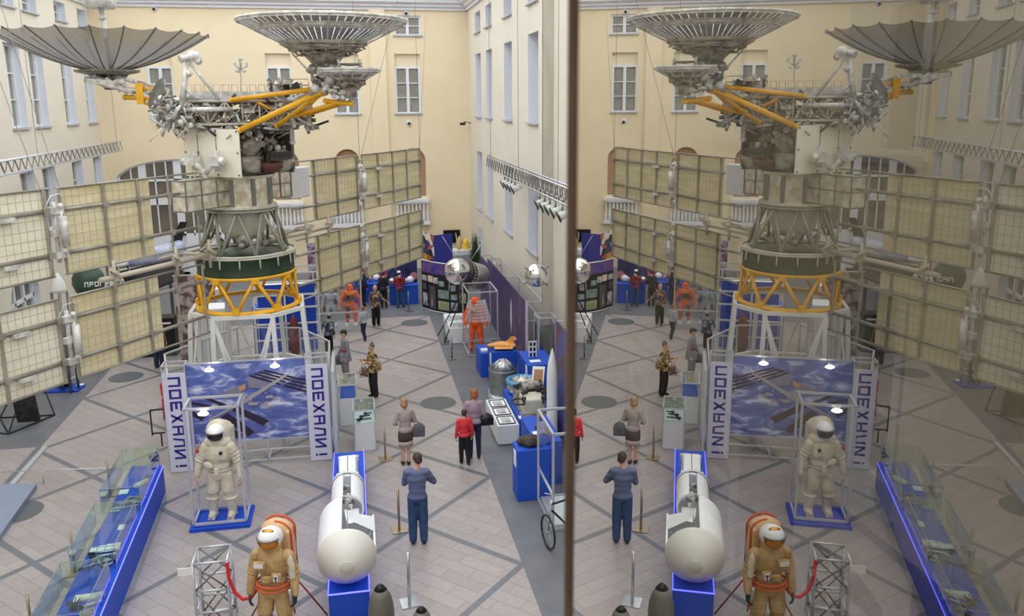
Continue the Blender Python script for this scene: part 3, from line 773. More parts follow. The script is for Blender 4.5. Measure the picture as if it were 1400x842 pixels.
# little tilted dish
mb = MB()
Rm = Matrix.Rotation(rad(-62), 3, V(-.127, .99, 0)) @ Matrix.Rotation(rad(22), 3, V(.99, .127, 0))
mb.lathe([(.03, -.1), (.2, -.07), (.36, 0), (.37, .01), (.2, -.05), (.02, -.085)], Qp(-1.65, -1.0, 8.42), 28, R=Rm)
mb.tube(Qp(-1.62, -1.0, 8.36), Qp(-1.3, -.9, 8.05), .04)
mb.build('small_dish', M['dsteel'], sat)

# ---- yellow booms carrying the dishes
def yt(mb, p, q, r): mb.tube(p, q, r, n=10); mb.ball(q, r*1.15, 8); mb.ball(p, r*1.15, 8)
def pxd(x, y, dist_Y): return gy(x, y, dist_Y)
mb = MB()
yt(mb, gy(316, 137, 20.0), gy(434, 121, 19.4), .055); yt(mb, gy(328, 178, 19.6), gy(436, 127, 19.2), .065)
yt(mb, gy(378, 172, 19.9), gy(440, 128, 19.3), .05); yt(mb, gy(406, 158, 19.7), gy(462, 140, 19.2), .05); yt(mb, gy(420, 157, 19.8), gy(478, 139, 19.3), .04)
yt(mb, gy(445, 138, 19.3), gy(479, 142, 19.1), .055); yt(mb, gy(347, 137, 20.1), gy(372, 150, 20.0), .035)
mb.build('yellow_boom', M['yellow'], sat)
mb = MB()
yt(mb, gy(171, 133, 22.4), gy(240, 135, 21.4), .065); yt(mb, gy(194, 121, 22.0), gy(226, 122, 21.6), .04); mb.box(gy(192, 128, 22.0), (.16, .2, .5)); yt(mb, gy(196, 140, 22.0), gy(252, 160, 21.0), .04)
mb.build('yellow_boom', M['yellow'], sat)
mb = MB()
def arm(pts, r):
    for a, b in zip(pts, pts[1:]): mb.tube(a, b, r, n=8); mb.ball(b, r*1.2, 8)
arm([gy(126, 105, 22.8), gy(170, 122, 22.5), gy(205, 128, 22.0), gy(250, 140, 21.0)], .075); arm([gy(150, 103, 23.0), gy(190, 113, 22.4), gy(220, 120, 21.8)], .05)
for k in range(26):
    t = k/25; x = 122+90*t; y = 108+22*t+random.uniform(-8, 5); mb.box(gy(x, y, 22.9-1.1*t), (random.uniform(.05, .25), .1, random.uniform(.04, .14)), Matrix.Rotation(random.uniform(0, 1), 3, 'Y'))
mb.build('dish_arm', M['kitw'], sat)
mb = MB()
arm([gy(400, 160, 20.0), gy(420, 145, 19.6), gy(448, 118, 19.2), gy(446, 100, 19.3)], .06); arm([gy(380, 148, 20.2), gy(430, 122, 19.5)], .05); arm([gy(448, 125, 19.3), gy(485, 122, 19.2)], .05)
arm([gy(399, 73, 19.3), gy(432, 108, 19.2)], .02)
for k in range(70):
    x = random.uniform(425, 462); y = random.uniform(82, 128); mb.mi = random.choice((0, 1))
    if random.random() < .5: mb.ball(gy(x, y, 19.3+random.uniform(-.2, .2)), random.uniform(.05, .13), 8)
    else: mb.tube(gy(x, y, 19.2), gy(x+random.uniform(-9, 9), y+random.uniform(-9, 9), 19.4), random.uniform(.02, .05))
for k in range(40):
    x = random.uniform(455, 490); y = random.uniform(119, 134); mb.box(gy(x, y, 19.2+random.uniform(-.2, .2)), (random.uniform(.05, .2), .1, random.uniform(.03, .1)))
for k in range(40):
    x = random.uniform(378, 430); y = 150-(x-378)*.35+random.uniform(-10, 14); mb.mi = random.choice((0, 1)); mb.tube(gy(x, y, 19.9), gy(x+random.uniform(-12, 12), y+random.uniform(-8, 8), 19.8), random.uniform(.02, .05))
mb.build('dish_arm', [M['kitw'], M['kit']], sat)

# ---- left dish: mesh reflector with ribs
def paraboloid(c, r0, R, depth, n, k, power=2.0, sag=0.0, ribs=0):
    rows = []
    for i in range(k+1):
        r = r0+(R-r0)*i/k; row = []
        for j in range(n):
            a = 2*PI*j/n; zz = depth*(r/R)**power
            if sag and ribs: 
                f = abs(sin(a*ribs/2))
                rad_ = r*(1-sag*.5*f*(r/R)); zz -= sag*f*(r/R)**3
            else: rad_ = r
            row.append(V(c[0]+rad_*cos(a), c[1]+rad_*sin(a), c[2]+zz))
        rows.append(row)
    return rows
LD = gy(147, 98, 23.15); RDL = 2.5; DEPL = .92
dish = MB(); dish.grid(paraboloid(LD, .3, RDL, DEPL, 220, 14, 1.75, .05, 22), True, True)
d1 = dish.build('dish_antenna', veil('dish_netting', (150, 148, 144), .74, .5, .3), sat)
rb = MB()
for i in range(22):
    a = 2*PI*i/22; rb.path([V(LD.x+r*cos(a), LD.y+r*sin(a), LD.z+DEPL*(r/RDL)**1.75+.004) for r in [.3+(RDL-.3)*t/10 for t in range(11)]], .02, 5)
    rb.ball(V(LD.x+RDL*cos(a), LD.y+RDL*sin(a), LD.z+DEPL), .035, 6)
rb.build('rib', M['dsteel'], d1)
hb = MB(); hb.lathe([(.1, -.22), (.35, -.1), (.75, -.02), (.78, .04), (.3, .05)], LD, 30)
hb.tube(LD-V(0, 0, .45), LD, .12); 
for k in range(10): hb.tube(LD+V(.5*cos(k), .5*sin(k), -.05), LD+V(.1*cos(k), .1*sin(k), -.4), .025)
hb.build('hub', M['kit'], d1)
fm = MB(); a_, b_ = LD+V(.1, 0, .05), gy(137, 6, 23.0)
fm.tube(a_, b_, .06, n=10); fm.tube(b_-V(0, 0, .35), b_-V(0, 0, .3), .10); fm.lathe([(.05, -.03), (.33, -.1), (.4, .1), (.38, .35)], b_, 24)
fm.build('feed_mast', M['kitw'], d1)
lowp = MB(); lowp.box(gy(146, 113, 22.7), (.8, .5, .12), Matrix.Rotation(rad(6), 3, 'Y')); lowp.tube(gy(118, 108, 22.7), gy(168, 122, 22.4), .07); lowp.build('pointing_drive', M['kitw'], d1)

# ---- right-hand dishes: slatted steel bowls
def slat_dish(c, R, depth, name, parent, rb_, top=True):
    d = MB()
    for i in range(60):
        a0 = 2*PI*i/60; a1 = a0+2*PI/60*.86; d.mi = 0
        rows = [[V(c.x+r*cos(a), c.y+r*sin(a), c.z+depth*(r/R)**1.25) for a in (a0, a1)] for r in [rb_+(R-rb_)*t/6 for t in range(7)]]
        d.grid(rows, False)
    o = d.build(name, M['slat'], parent)
    f = MB()
    for rr_, t_ in ((R, .035), (R*.98, .03), (R*.8, .03), (R*.76, .02), (rb_*1.25, .04), (rb_*.95, .03)):
        f.ring(V(c.x, c.y, c.z+depth*(rr_/R)**1.25-.01), rr_, t_, 60, 5)
    f.lathe([(R*.86, depth*.83-.01), (R*.80, depth*.757-.01)], c, 60, capa=False, capb=False)
    for i in range(12):
        a = 2*PI*i/12+.1; f.path([V(c.x+r*1.01*cos(a), c.y+r*1.01*sin(a), c.z+depth*(r/R)**1.25-.03) for r in [rb_+(R-rb_)*t/6 for t in range(7)]], .02, 5)
    f.lathe([(R, depth-.07), (R*1.005, depth+.02), (R*.99, depth+.02)], c, 60, capa=False, capb=False)
    f.build('rim_frame', M['kitw'], o)
    b = MB(); random.seed(3)
    b.lathe([(.12, -.28), (.16*R, -.12), (rb_*1.1, depth*(rb_/R)**1.25+.0), (rb_*.9, .1), (.05, .05)], c, 30); b.ring(c+V(0, 0, depth*.38), R*.5, .05, 50, 6); b.ring(c+V(0, 0, depth*.33), R*.47, .03, 50, 6)
    for k in range(130):
        a = random.uniform(0, 2*PI); r = random.uniform(.15, R*.52); z = -.12+depth*(r/R)**1.25
        b.tube(c+V(r*cos(a), r*sin(a), z), c+V(r*cos(a+.4), r*sin(a+.4), z+random.uniform(-.05, .12)), .02)
    b.build('hub', M['kitl'], o)
    if top:
        s_ = MB(); h = depth+.12
        s_.lathe([(.3, h), (.2, h-.04), (.02, h-.06)], c, 20)
        for k in range(4):
            a = PI/4+k*PI/2; s_.tube(c+V(.3*cos(a), .3*sin(a), h), c+V(.75*R*cos(a), .75*R*sin(a), depth*.7), .015)
            s_.tube(c+V(.3*cos(a), .3*sin(a), h-.08), c+V(.33*cos(a), .33*sin(a), h+.08), .03)
        s_.build('secondary_reflector', M['kitw'], o)
    return o
M['slat'] = mat('dish_slat', (178, 180, 184), 0.38, 0.6, col2=(152, 152, 154), scale=3)
slat_dish(gy(444, 79, 19.4), 1.83, .80, 'dish_antenna', sat, .5)
slat_dish(gy(479, 115, 19.0), .66, .32, 'dish_antenna', sat, .2)

# suspension cables
for (p, q) in (((571, 203), (655, -30)), ((494, 211), (615, -30)), ((88, 253), (-5, 50)), ((74, 255), (-20, 90))):
    pass
cab = [(S(8.7, .04, 6.68), V(3.2, 32.5, ZT)), (S(5.2, .04, 6.68), V(2.4, 27.5, ZT)), (S(-4.9, .04, 6.68), V(-7.4, 18.6, ZT)), (S(-5.3, .04, 6.68), V(-7.8, 17.8, ZT)), (S(8.7, .04, 6.68), V(2.21, 28.0, ZT)), (S(5.1, .04, 6.68), V(.2, 25.0, ZT))]
for p, q in cab:
    MB().tube(p, q, .007, n=5).build('suspension_cable', M['dsteel'], sat)
# ================================================================== THE EXHIBITS
def letters_mesh(mb, text, origin, right, up, adv, h, depth, n_, wd=.8):
    """block capitals built from bars; right/up/normal are hall directions"""
    G = {'П': ['L', 'R', 'T'], 'О': ['L', 'R', 'T', 'B'], 'Е': ['L', 'T', 'B', 'M'], 'Х': ['X'], 'А': ['L', 'R', 'T', 'M'], 'Л': ['L2', 'R', 'T2'], 'И': ['L', 'R', 'D'],
         '!': ['E'], 'Р': ['L', 'T', 'M', 'RT'], 'Г': ['L', 'T'], 'С': ['L', 'T', 'B']}
    t = .2
    for i, ch in enumerate(text):
        o = Vector(origin)+right*adv*i
        def q(x0, y0, x1, y1, x2, y2, x3, y3):
            mb.prism([o+right*(x*h*wd)+up*(y*h) for x, y in ((x0, y0), (x1, y1), (x2, y2), (x3, y3))], n_*depth)
        for s in G.get(ch, []):
            if s == 'L': q(0, 0, t, 0, t, 1, 0, 1)
            elif s == 'R': q(1-t, 0, 1, 0, 1, 1, 1-t, 1)
            elif s == 'RT': q(1-t, .4, 1, .4, 1, 1, 1-t, 1)
            elif s == 'T': q(t, 1-t, 1-t, 1-t, 1-t, 1, t, 1)
            elif s == 'B': q(t, 0, 1-t*(0 if ch in 'ЕС' else 1), 0, 1-t*(0 if ch in 'ЕС' else 1), t, t, t)
            elif s == 'M': q(t, .4, 1-t, .4, 1-t, .6, t, .6)
            elif s == 'X': q(0, 0, .26, 0, 1, 1, .74, 1); q(.74, 0, 1, 0, .6, .55, .37, .5); q(0, 1, .26, 1, .63, .5, .4, .45)
            elif s == 'L2': q(0, 0, t, 0, .42, 1, .22, 1)
            elif s == 'T2': q(.3, 1-t, 1-t, 1-t, 1-t, 1, .3, 1)
            elif s == 'D': q(t, 0, t, .3, 1-t, 1, 1-t, .7)
            elif s == 'E': q(.4, .3, .6, .3, .6, 1, .4, 1); q(.4, 0, .6, 0, .6, .18, .4, .18)
            if s == 'T' and ch in 'ЕГС': q(1-t, 1-t, 1, 1-t, 1, 1, 1-t, 1)
def frame_box(mb, x0, y0, z0, x1, y1, z1, r):
    P = lambda i, j, k: V((x0, x1)[i], (y0, y1)[j], (z0, z1)[k])
    for j in (0, 1):
        for k in (0, 1): mb.beam(P(0, j, k), P(1, j, k), r)
        for i in (0, 1): mb.beam(P(i, j, 0), P(i, j, 1), r)
    for i in (0, 1):
        for k in (0, 1): mb.beam(P(i, 0, k), P(i, 1, k), r)
# ---- banner pillars and the station photograph
YP = 18.58
for x0, lab in ((-4.34, 'white banner pillar with violet letters, behind the white spacesuit, at blue showcase end'), (-1.25, 'white banner pillar with violet letters beside the white glass-topped pedestals')):
    t = thing('banner_pillar', lab, 'banner', (x0+.24, YP+.12, 0), group='banner pillars beside the station photograph')
    mb = MB(); mb.mi = 0; mb.b2((x0, YP, .02), (x0+.48, YP+.02, 2.36)); mb.mi = 0; mb.b2((x0, YP+.02, .02), (x0+.02, YP+.34, 2.36)); mb.b2((x0+.46, YP+.02, .02), (x0+.48, YP+.34, 2.36))
    mb.build('banner', M['bannerw'], t)
    mb = MB(); frame_box(mb, x0+.0, YP+.02, .03, x0+.48, YP+.36, 2.52, .03); mb.build('frame', M['alu'], t)
    mb = MB(); letters_mesh(mb, 'ПОЕХАЛИ!', (x0+.115, YP-.002, 2.27), V(0, 0, -1), V(1, 0, 0), .285, .26, .006, V(0, -1, 0), .86)
    mb.build('lettering', M['navyletter'], t)
# station photograph: earth, clouds, station drawn as inlaid shapes
def earth_print():
    m = bpy.data.materials.new('earth_print'); m.use_nodes = True; nt = m.node_tree; b = nt.nodes['Principled BSDF']; b.inputs['Roughness'].default_value = .35
    tc = nt.nodes.new('ShaderNodeTexCoord'); mp = nt.nodes.new('ShaderNodeMapping'); mp.inputs['Rotation'].default_value = (0, rad(28), 0); mp.inputs['Scale'].default_value = (1.1, 1, 3.2)
    n = nt.nodes.new('ShaderNodeTexNoise'); n.inputs['Scale'].default_value = 1.5; n.inputs['Detail'].default_value = 9; n.inputs['Roughness'].default_value = .65; n.inputs['Distortion'].default_value = .7
    r = nt.nodes.new('ShaderNodeValToRGB'); e = r.color_ramp.elements
    e[0].position = .40; e[0].color = lin((80, 92, 162)); e[1].position = .64; e[1].color = lin((216, 219, 238)); x = e.new(.52); x.color = lin((108, 124, 188))
    nt.links.new(tc.outputs['Object'], mp.inputs['Vector']); nt.links.new(mp.outputs[0], n.inputs['Vector']); nt.links.new(n.outputs['Fac'], r.inputs['Fac']); nt.links.new(r.outputs['Color'], b.inputs['Base Color'])
    return m
ph_ = thing('station_photograph', 'large framed photograph of a space station above blue cloudy earth', 'poster', (-2.54, YP+.1, 0))
mb = MB(); mb.b2((-3.86, YP+.08, .62), (-1.25, YP+.11, 2.5)); mb.build('print', earth_print(), ph_)
def pic(x, y): p = gy(x, y, YP+.07); return p
def flat(mb, pts, d=.004): mb.prism([pic(*p) for p in pts], (0, -d, 0))
mb = MB(); mb.mi = 0
def stripes(a, b, c, d, n, gap=.35):
    """a-b first long edge, d-c opposite edge; n dark strips"""
    for i in range(n):
        t0, t1 = i/n, (i+1-gap)/n
        L = lambda p, q, t: (p[0]+(q[0]-p[0])*t, p[1]+(q[1]-p[1])*t)
        flat(mb, [L(a, d, t0), L(b, c, t0), L(b, c, t1), L(a, d, t1)])
mb.mi = 0
ZP = lambda x, y: (200+x/4.667, 470+y/4.667)
for q in ([(575, 395), (785, 490), (745, 520), (545, 425)], [(520, 440), (690, 560), (655, 590), (475, 468)], [(440, 470), (605, 575), (605, 620), (415, 492)], [(285, 425), (375, 470), (350, 490), (285, 455)], [(290, 368), (420, 395), (395, 408), (288, 385)], [(400, 345), (510, 385), (480, 398), (370, 352)]): flat(mb, [ZP(*c_) for c_ in q])
for k in range(4):
    x0, y0 = 655+28*k, 206-12*k; x1, y1 = 850+30*k, 262-14*k; flat(mb, [ZP(x0, y0), ZP(x0+16, y0-7), ZP(x1+16, y1-7), ZP(x1, y1)], .0045)
for k in range(4):
    x0, y0 = 870+24*k, 268-15*k; x1, y1 = 1022, 310-24*k; flat(mb, [ZP(x0, y0), ZP(x0+14, y0-8), ZP(x1, y1-13), ZP(x1, y1)], .0045)
mb.mi = 1; flat(mb, [(330, 548), (334, 552), (392, 514), (390, 511)], .006); flat(mb, [(285, 573), (287, 575), (334, 550), (332, 547)], .006)
for k in range(22):
    x, y = random.uniform(318, 378), random.uniform(535, 556); s_ = random.uniform(2, 6); flat(mb, [(x, y), (x+s_, y-1), (x+s_, y+s_*.6), (x, y+s_*.7)], .007+.0003*k)
mb.mi = 2; flat(mb, [(306, 536), (334, 524), (335, 534), (308, 545)], .005); mb.mi = 3; flat(mb, [(326, 529), (336, 525), (336, 531), (327, 534)], .006)
mb.mi = 2; flat(mb, [(338, 514), (366, 523), (362, 531), (340, 530)], .0035)
mb.build('station_picture', [mat('printed_dark_arrays', (52, 40, 62), .4), mat('printed_truss', (168, 164, 168), .4), mat('printed_radiator', (136, 132, 150), .4), mat('printed_tan', (206, 150, 110), .4)], ph_)
mb = MB()
for z in (2.52, .60): mb.beam((-3.88, YP+.1, z), (-1.23, YP+.1, z), .035)
for z in (.35, .1): mb.beam((-3.86, YP+.1, z), (-1.25, YP+.1, z), .03)
for z in (.35, .1): mb.beam((-3.86, YP+.7, z), (-1.25, YP+.7, z), .03)
for x in (-3.86, -2.2, -1.25): mb.beam((x, YP+.1, .02), (x, YP+.1, .6), .03); mb.beam((x, YP+.1, .1), (x, YP+.7, .1), .03)
mb.build('frame', M['alu'], ph_)
for x in (-3.3, -1.9):
    t = thing('spot_lamp', 'small glowing spot lamp clipped above the station photograph, its %s one' % ('left' if x < -3 else 'right'), 'lamp', (x, YP-.05, 2.5), group='spot lamps over the station photograph')
    MB().tube((x, YP+.1, 2.52), (x, YP-.2, 2.5), .012).tube((x, YP-.17, 2.54), (x, YP-.18, 2.49), .03, .05, 14).build('lamp_housing', M['alu'], t)
    MB().ball((x, YP-.22, 2.45), (.10, .05, .04), 14).build('bulb', M['lamp'], t)
# ---- clear barrier round the satellite stand
enc = [V(-4.3, 18.98, 0), V(-4.95, 21.7, 0), V(-3.46, 24.0, 0), V(-1.69, 23.6, 0), V(-.82, 22.0, 0), V(-.78, 19.0, 0)]
t = thing('glass_barrier', 'clear panel barrier with aluminium rails around the satellite stand', 'barrier', (-2.6, 21.4, 0))
mb = MB()
for a, b in zip(enc, enc[1:]):
    for z in (.05, 1.9): mb.beam(a+V(0, 0, z), b+V(0, 0, z), .04)
for a in enc: mb.beam(a, a+V(0, 0, 1.92), .045)
for a, b in zip(enc, enc[1:]): m_ = (a+b)/2; mb.beam(m_, m_+V(0, 0, 1.9), .03)
mb.build('rail', M['alu'], t)
mb = MB()
for a, b in zip(enc, enc[1:]): mb.prism([a+V(0, 0, .08), b+V(0, 0, .08), b+V(0, 0, 1.87), a+V(0, 0, 1.87)], (0, .01, 0))
mb.build('clear_panel', M['glass'], t)
# ---- aluminium frame and blue base of the white suit
t = thing('suit_display_frame', 'aluminium tube frame on low blue base around the white spacesuit', 'frame', (-2.87, 16.1, 0))
MB().b2((-3.44, 15.68, 0), (-2.30, 16.52, .07)).build('base', M['blue'], t)
mb = MB(); frame_box(mb, -3.36, 15.78, .12, -2.38, 16.42, 2.5, .045); mb.build('tube_frame', M['alu'], t)
mb = MB(); mb.tube((-3.0, 15.8, 2.5), (-3.0, 15.8, 2.42), .05, .08, 14); mb.build('lamp_housing', M['alu'], t)
MB().ball((-3.0, 15.72, 2.42), (.10, .05, .04), 14).build('bulb', M['lamp'], t)
# ---- small ladder-like truss stand with card, red rope
t = thing('truss_stand', 'short square aluminium truss stand beside the golden spacesuit', 'stand', (-2.46, 12.62, 0))
mb = MB(); x0, x1, y0, y1 = -2.72, -2.21, 12.38, 12.88
for x in (x0, x1):
    for y in (y0, y1): mb.tube((x, y, 0), (x, y, 1.2), .024)
for z in (.05, .35, .72, 1.2):
    for a, b in (((x0, y0), (x1, y0)), ((x1, y0), (x1, y1)), ((x1, y1), (x0, y1)), ((x0, y1), (x0, y0))): mb.tube((a[0], a[1], z), (b[0], b[1], z), .018)
mb.build('tube_frame', M['alu'], t)
mb = MB()
for z0, z1 in ((.05, .72), (.72, 1.2)):
    for y in (y0, y1): mb.tube((x0, y, z0), (x1, y, z1), .013); mb.tube((x1, y, z0), (x0, y, z1), .013)
mb.build('brace', M['dsteel'], t)
MB().box((-2.83, 12.36, 1.1), (.22, .012, .13)).build('label_card', M['paper'], t)
tag(MB().path([(-2.2, 12.36, 1.19), (-2.18, 12.3, .95), (-2.1, 12.25, .72), (-1.98, 12.2, .62), (-1.85, 12.15, .66), (-1.72, 12.1, .86)], .028, 8).build('barrier_rope', M['red']), 'red velvet rope slung from truss stand to golden spacesuit', 'rope')
# ---- capsule model on blue plinth
t = thing('long_plinth', 'narrow long blue plinth under the white cut-open capsule model', 'plinth', (-.36, 14.9, 0))
MB().b2((-.68, 12.15, 0), (-.04, 17.68, .55)).build('body', M['blue'], t, bevel=.01)
mb = MB(); mb.b2((-.69, 12.14, .545), (-.03, 12.155, .565)); mb.b2((-.69, 12.14, .545), (-.675, 17.69, .565)); mb.b2((-.045, 12.14, .545), (-.03, 17.69, .565)); mb.build('light_strip', M['blueline'], t)
MB().b2((-.55, 17.2, .55), (-.15, 17.5, .556)).build('picture_card', patches('suit_photo_print', [(210, 170, 140), (90, 60, 60), (240, 240, 240), (40, 60, 130)], 9, noise=True), t)
cz, cxx = 1.08, -.365
t = thing('capsule_model', 'white cut-open spacecraft model, big blunt cone facing the gallery', 'model', (cxx, 13.8, .55))
def cyl_y(mb, prof, n=48, a0=0, a1=2*PI, cx=cxx, z=cz, capped=False):
    rows = [[V(cx+r*cos(a0+(a1-a0)*i/n), y, z+r*sin(a0+(a1-a0)*i/n)) for i in range(n+1)] for r, y in prof]
    mb.grid(rows, True, False)
R0_ = .47
mb = MB(); cyl_y(mb, [(.12, 12.0), (.125, 12.0), (R0_, 12.32), (R0_+.004, 12.36)]); cyl_y(mb, [(.001, 11.995), (.12, 12.0)]); mb.build('blunt_cone', M['cone'], t)
mb = MB(); cyl_y(mb, [(.0, 11.99), (.115, 11.985), (.12, 12.0)]); mb.build('nose_disc', mat('cream_disc', (206, 204, 196), .5), t)
mb = MB(); th = rad(40), rad(98)
cyl_y(mb, [(R0_, 12.36), (R0_, 13.5)], 40, rad(98), rad(360+10)); cyl_y(mb, [(R0_-.03, 12.36), (R0_-.03, 13.5)], 40, rad(98), rad(370)); cyl_y(mb, [(R0_-.03, 13.5), (R0_, 13.5)], 40, rad(98), rad(370))
for a in (rad(98), rad(370)): 
    c_, s_ = cos(a), sin(a); mb.quad((cxx+R0_*c_, 12.36, cz+R0_*s_), (cxx+R0_*c_, 13.5, cz+R0_*s_), (cxx+(R0_-.03)*c_, 13.5, cz+(R0_-.03)*s_), (cxx+(R0_-.03)*c_, 12.36, cz+(R0_-.03)*s_))
cyl_y(mb, [(R0_-.03, 12.40), (.001, 12.40)]); cyl_y(mb, [(0.001, 13.4), (R0_-.04, 13.4)], 40, rad(98), rad(370))
mb.quad((cxx+.02, 12.45, cz+.45), (cxx+.02, 13.48, cz+.45), (cxx+.02, 13.48, cz+.02), (cxx+.02, 12.45, cz+.02))
mb.quad((cxx+.04, 12.8, cz+.4), (cxx+.44, 12.9, cz+.1), (cxx+.44, 13.4, cz+.1), (cxx+.04, 13.45, cz+.2))
mb.build('cutaway_shell', M['capsule'], t)
mb = MB(); rs = .30; zs = .93
cyl_y(mb, [(rs, 14.2), (rs, 15.15)], 40, rad(105), rad(435), z=zs); cyl_y(mb, [(rs-.035, 14.2), (rs-.035, 15.15)], 40, rad(105), rad(435), z=zs); cyl_y(mb, [(rs-.035, 14.2), (rs, 14.2)], 40, rad(105), rad(435), z=zs)
cyl_y(mb, [(rs+.02, 15.1), (rs+.02, 15.18), (rs-.05, 15.18)], 40, z=zs); mb.b2((cxx-.2, 14.15, .56), (cxx+.2, 15.1, .66)); mb.b2((cxx-.16, 13.75, .7), (cxx+.2, 14.3, .9))
mb.build('crew_module_shell', M['capsule'], t)
mb = MB()
for k in range(26): mb.mi = k % 2; mb.box((cxx+random.uniform(-.12, .12), random.uniform(14.25, 15.05), zs+random.uniform(-.1, .2)), (random.uniform(.04, .12), random.uniform(.04, .2), random.uniform(.03, .08)), random.uniform(0, 1))
mb.build('interior_fittings', [M['kitw'], M['kit']], t)
mb = MB(); mb.b2((cxx-.17, 15.5, .62), (cxx+.17, 16.5, 1.0)); mb.b2((cxx-.22, 15.35, .56), (cxx+.22, 15.5, 1.08)); mb.b2((cxx-.2, 16.5, .56), (cxx+.2, 16.6, .95)); mb.build('service_module', M['capsule'], t, bevel=.03)
mb = MB(); mb.tube((cxx-.25, 16.9, .62), (cxx+.2, 16.9, .62), .03); mb.tube((cxx-.3, 15.6, .8), (cxx-.16, 16.3, .8), .015); mb.tube((cxx, 15.55, 1.003), (cxx, 16.45, 1.003), .008); mb.build('antenna', M['dsteel'], t)
# ---- long blue showcase counter, lower left
CT = .61
def cc(x, y, z): return V(x, y, z)
t = thing('showcase_counter', 'long blue exhibit counter edged with light, three glass boxes on top', 'counter', (-4.4, 14.5, 0))
fl_, fr_, nr_, nl_ = V(-4.93, 17.75, 0), V(-4.27, 17.65, 0), V(-4.02, 11.2, 0), V(-4.68, 11.25, 0)
mb = MB(); mb.prism([p for p in (fl_, fr_, nr_, nl_)], (0, 0, CT)); mb.build('body', M['blue'], t)
mb = MB(); mb.beam(fr_+V(.005, 0, CT), nr_+V(.005, 0, CT), .014); mb.build('light_strip', M['blueline'], t)
mb = MB(); e = V(.11, 0, 0)
mb.prism([fr_+e*.3, fr_+e, nr_+e, nr_+e*.3], (0, 0, .012)); mb.build('clear_plinth_strip', M['glassg'], t)
def cbox(y0, y1, h, lab):
    f = lambda y: (fl_.x+(nl_.x-fl_.x)*(fl_.y-y)/(fl_.y-nl_.y), fr_.x+(nr_.x-fr_.x)*(fr_.y-y)/(fr_.y-nr_.y))
    a, b = f(y1), f(y0)
    g_ = thing('glass_box', lab, 'showcase', ((a[0]+a[1])/2, (y0+y1)/2, CT), group='glass boxes on the blue counter')
    p = [V(b[0]-.10, y0, CT), V(b[1]-.05, y0, CT), V(a[1]-.05, y1, CT), V(a[0]-.10, y1, CT)]
    mb = MB()
    for i in range(4): q0, q1 = p[i], p[(i+1) % 4]; mb.prism([q0, q1, q1+V(0, 0, h), q0+V(0, 0, h)], (0, .004, 0) if i % 2 == 0 else (.004, 0, 0))
    mb.prism([q+V(0, 0, h) for q in p], (0, 0, .004)); mb.build('glass_walls', M['glassg'], g_)
    mb = MB()
    for i in range(4): q0, q1 = p[i], p[(i+1) % 4]; mb.beam(q0+V(0, 0, h), q1+V(0, 0, h), .008); mb.beam(q0, q0+V(0, 0, h), .008)
    mb.build('glass_edge', mat('glass_edge', (150, 168, 160), .3), g_)
    return a, b
GB = [(15.6, 17.5, .5, 'clear glass box at the far end of the blue counter, nearest the banner pillar'), (13.55, 15.2, .42, 'clear glass box in the middle of the blue counter'), (11.6, 13.1, .45, 'clear glass box at the near end of the blue counter')]
for y0, y1, h, lab in GB: cbox(y0, y1, h, lab)
def small(name, lab, cat, parts, loc, group=None):
    t = thing(name, lab, cat, loc, group=group)
    for nm, mb, m_ in parts: mb.build(nm, m_, t)
    return t
# things lying in the boxes
ci = 0
for (x, y, lab) in ((-4.74, 15.75, 'white caption card with folded edge under far glass box'), (-4.78, 16.5, 'white caption card beside the rolled pipe in far glass box'), (-4.45, 15.0, 'white caption card lying alone at back of middle glass box'), (-4.72, 14.25, 'first of four white cards in middle glass box, counted from bench side'), (-4.60, 14.28, 'second of four white cards in middle glass box'), (-4.48, 14.31, 'third of four white cards in middle glass box'), (-4.36, 14.33, 'last of four white cards in middle glass box, by the lit edge'), (-4.5, 12.75, 'white caption card behind the wire brush in near glass box'), (-4.52, 11.75, 'white caption card at the front of near glass box')):
    tag(MB().box((x, y, CT+.004), (.17 if y > 15 or y < 13 else .11, .2, .006), .06).build('caption_card', M['paper']), lab, 'card', 'caption cards in the glass boxes')
def tool(kind, x, y, lab, L=.4, ang=0.0):
    d = V(cos(ang), sin(ang), 0); n_ = V(-sin(ang), cos(ang), 0); c = V(x, y, CT+.03); t = thing('instrument', lab, 'tool', (x, y, CT), group='tools shown on the blue counter')
    mb = MB()
    if kind == 'rod':
        mb.tube(c-d*L/2, c+d*L/2, .022); mb.tube(c+d*L*.3, c+d*L/2, .032); mb.build('shaft', M['steel'], t)
        MB().tube(c-d*L/2, c-d*L*.3, .03).build('grip', M['kitd'], t)
    elif kind == 'ring':
        mb.ring(c, .09, .022, 24, 6); mb.build('loop', M['steel'], t); MB().box(c+d*.1, (.08, .06, .05), ang).build('clasp', M['kitd'], t)
    elif kind == 'tray':
        mb.path([c-d*L/2-n_*.1, c+d*L/2-n_*.1, c+d*L/2+n_*.1, c-d*L/2+n_*.1], .016, 6, True); mb.build('frame', M['steel'], t)
        m2 = MB()
        for k in range(6): m2.tube(c+d*L*(-.4+.16*k)-n_*.1, c+d*L*(-.4+.16*k)+n_*.1, .012)
        m2.build('bar', M['kit'], t)
    elif kind == 'claw':
        mb.tube(c, c+V(0, 0, .06), .06, .05, 12); mb.build('base', M['kitd'], t)
        m2 = MB()
        for k in range(9): a = k*.7; m2.tube(c+V(0, 0, .05), c+V(.11*cos(a), .11*sin(a), .11), .010)
        m2.build('tine', M['kitd'], t)
    elif kind == 'roll':
        mb.tube(c-d*L/2, c+d*L/2, .06, n=14); mb.build('tube_body', M['whitetube'], t); MB().tube(c+d*L/2, c+d*(L/2+.03), .065, n=14).build('cap', M['kit'], t)
tool('tray', -4.58, 15.85, 'bent steel tube rack in far glass box', .45, .2); tool('tray', -4.46, 16.05, 'second steel rack tilted against the first in far glass box', .35, -.3)
tool('roll', -4.5, 16.75, 'white rolled tube in far glass box', .3, .9)
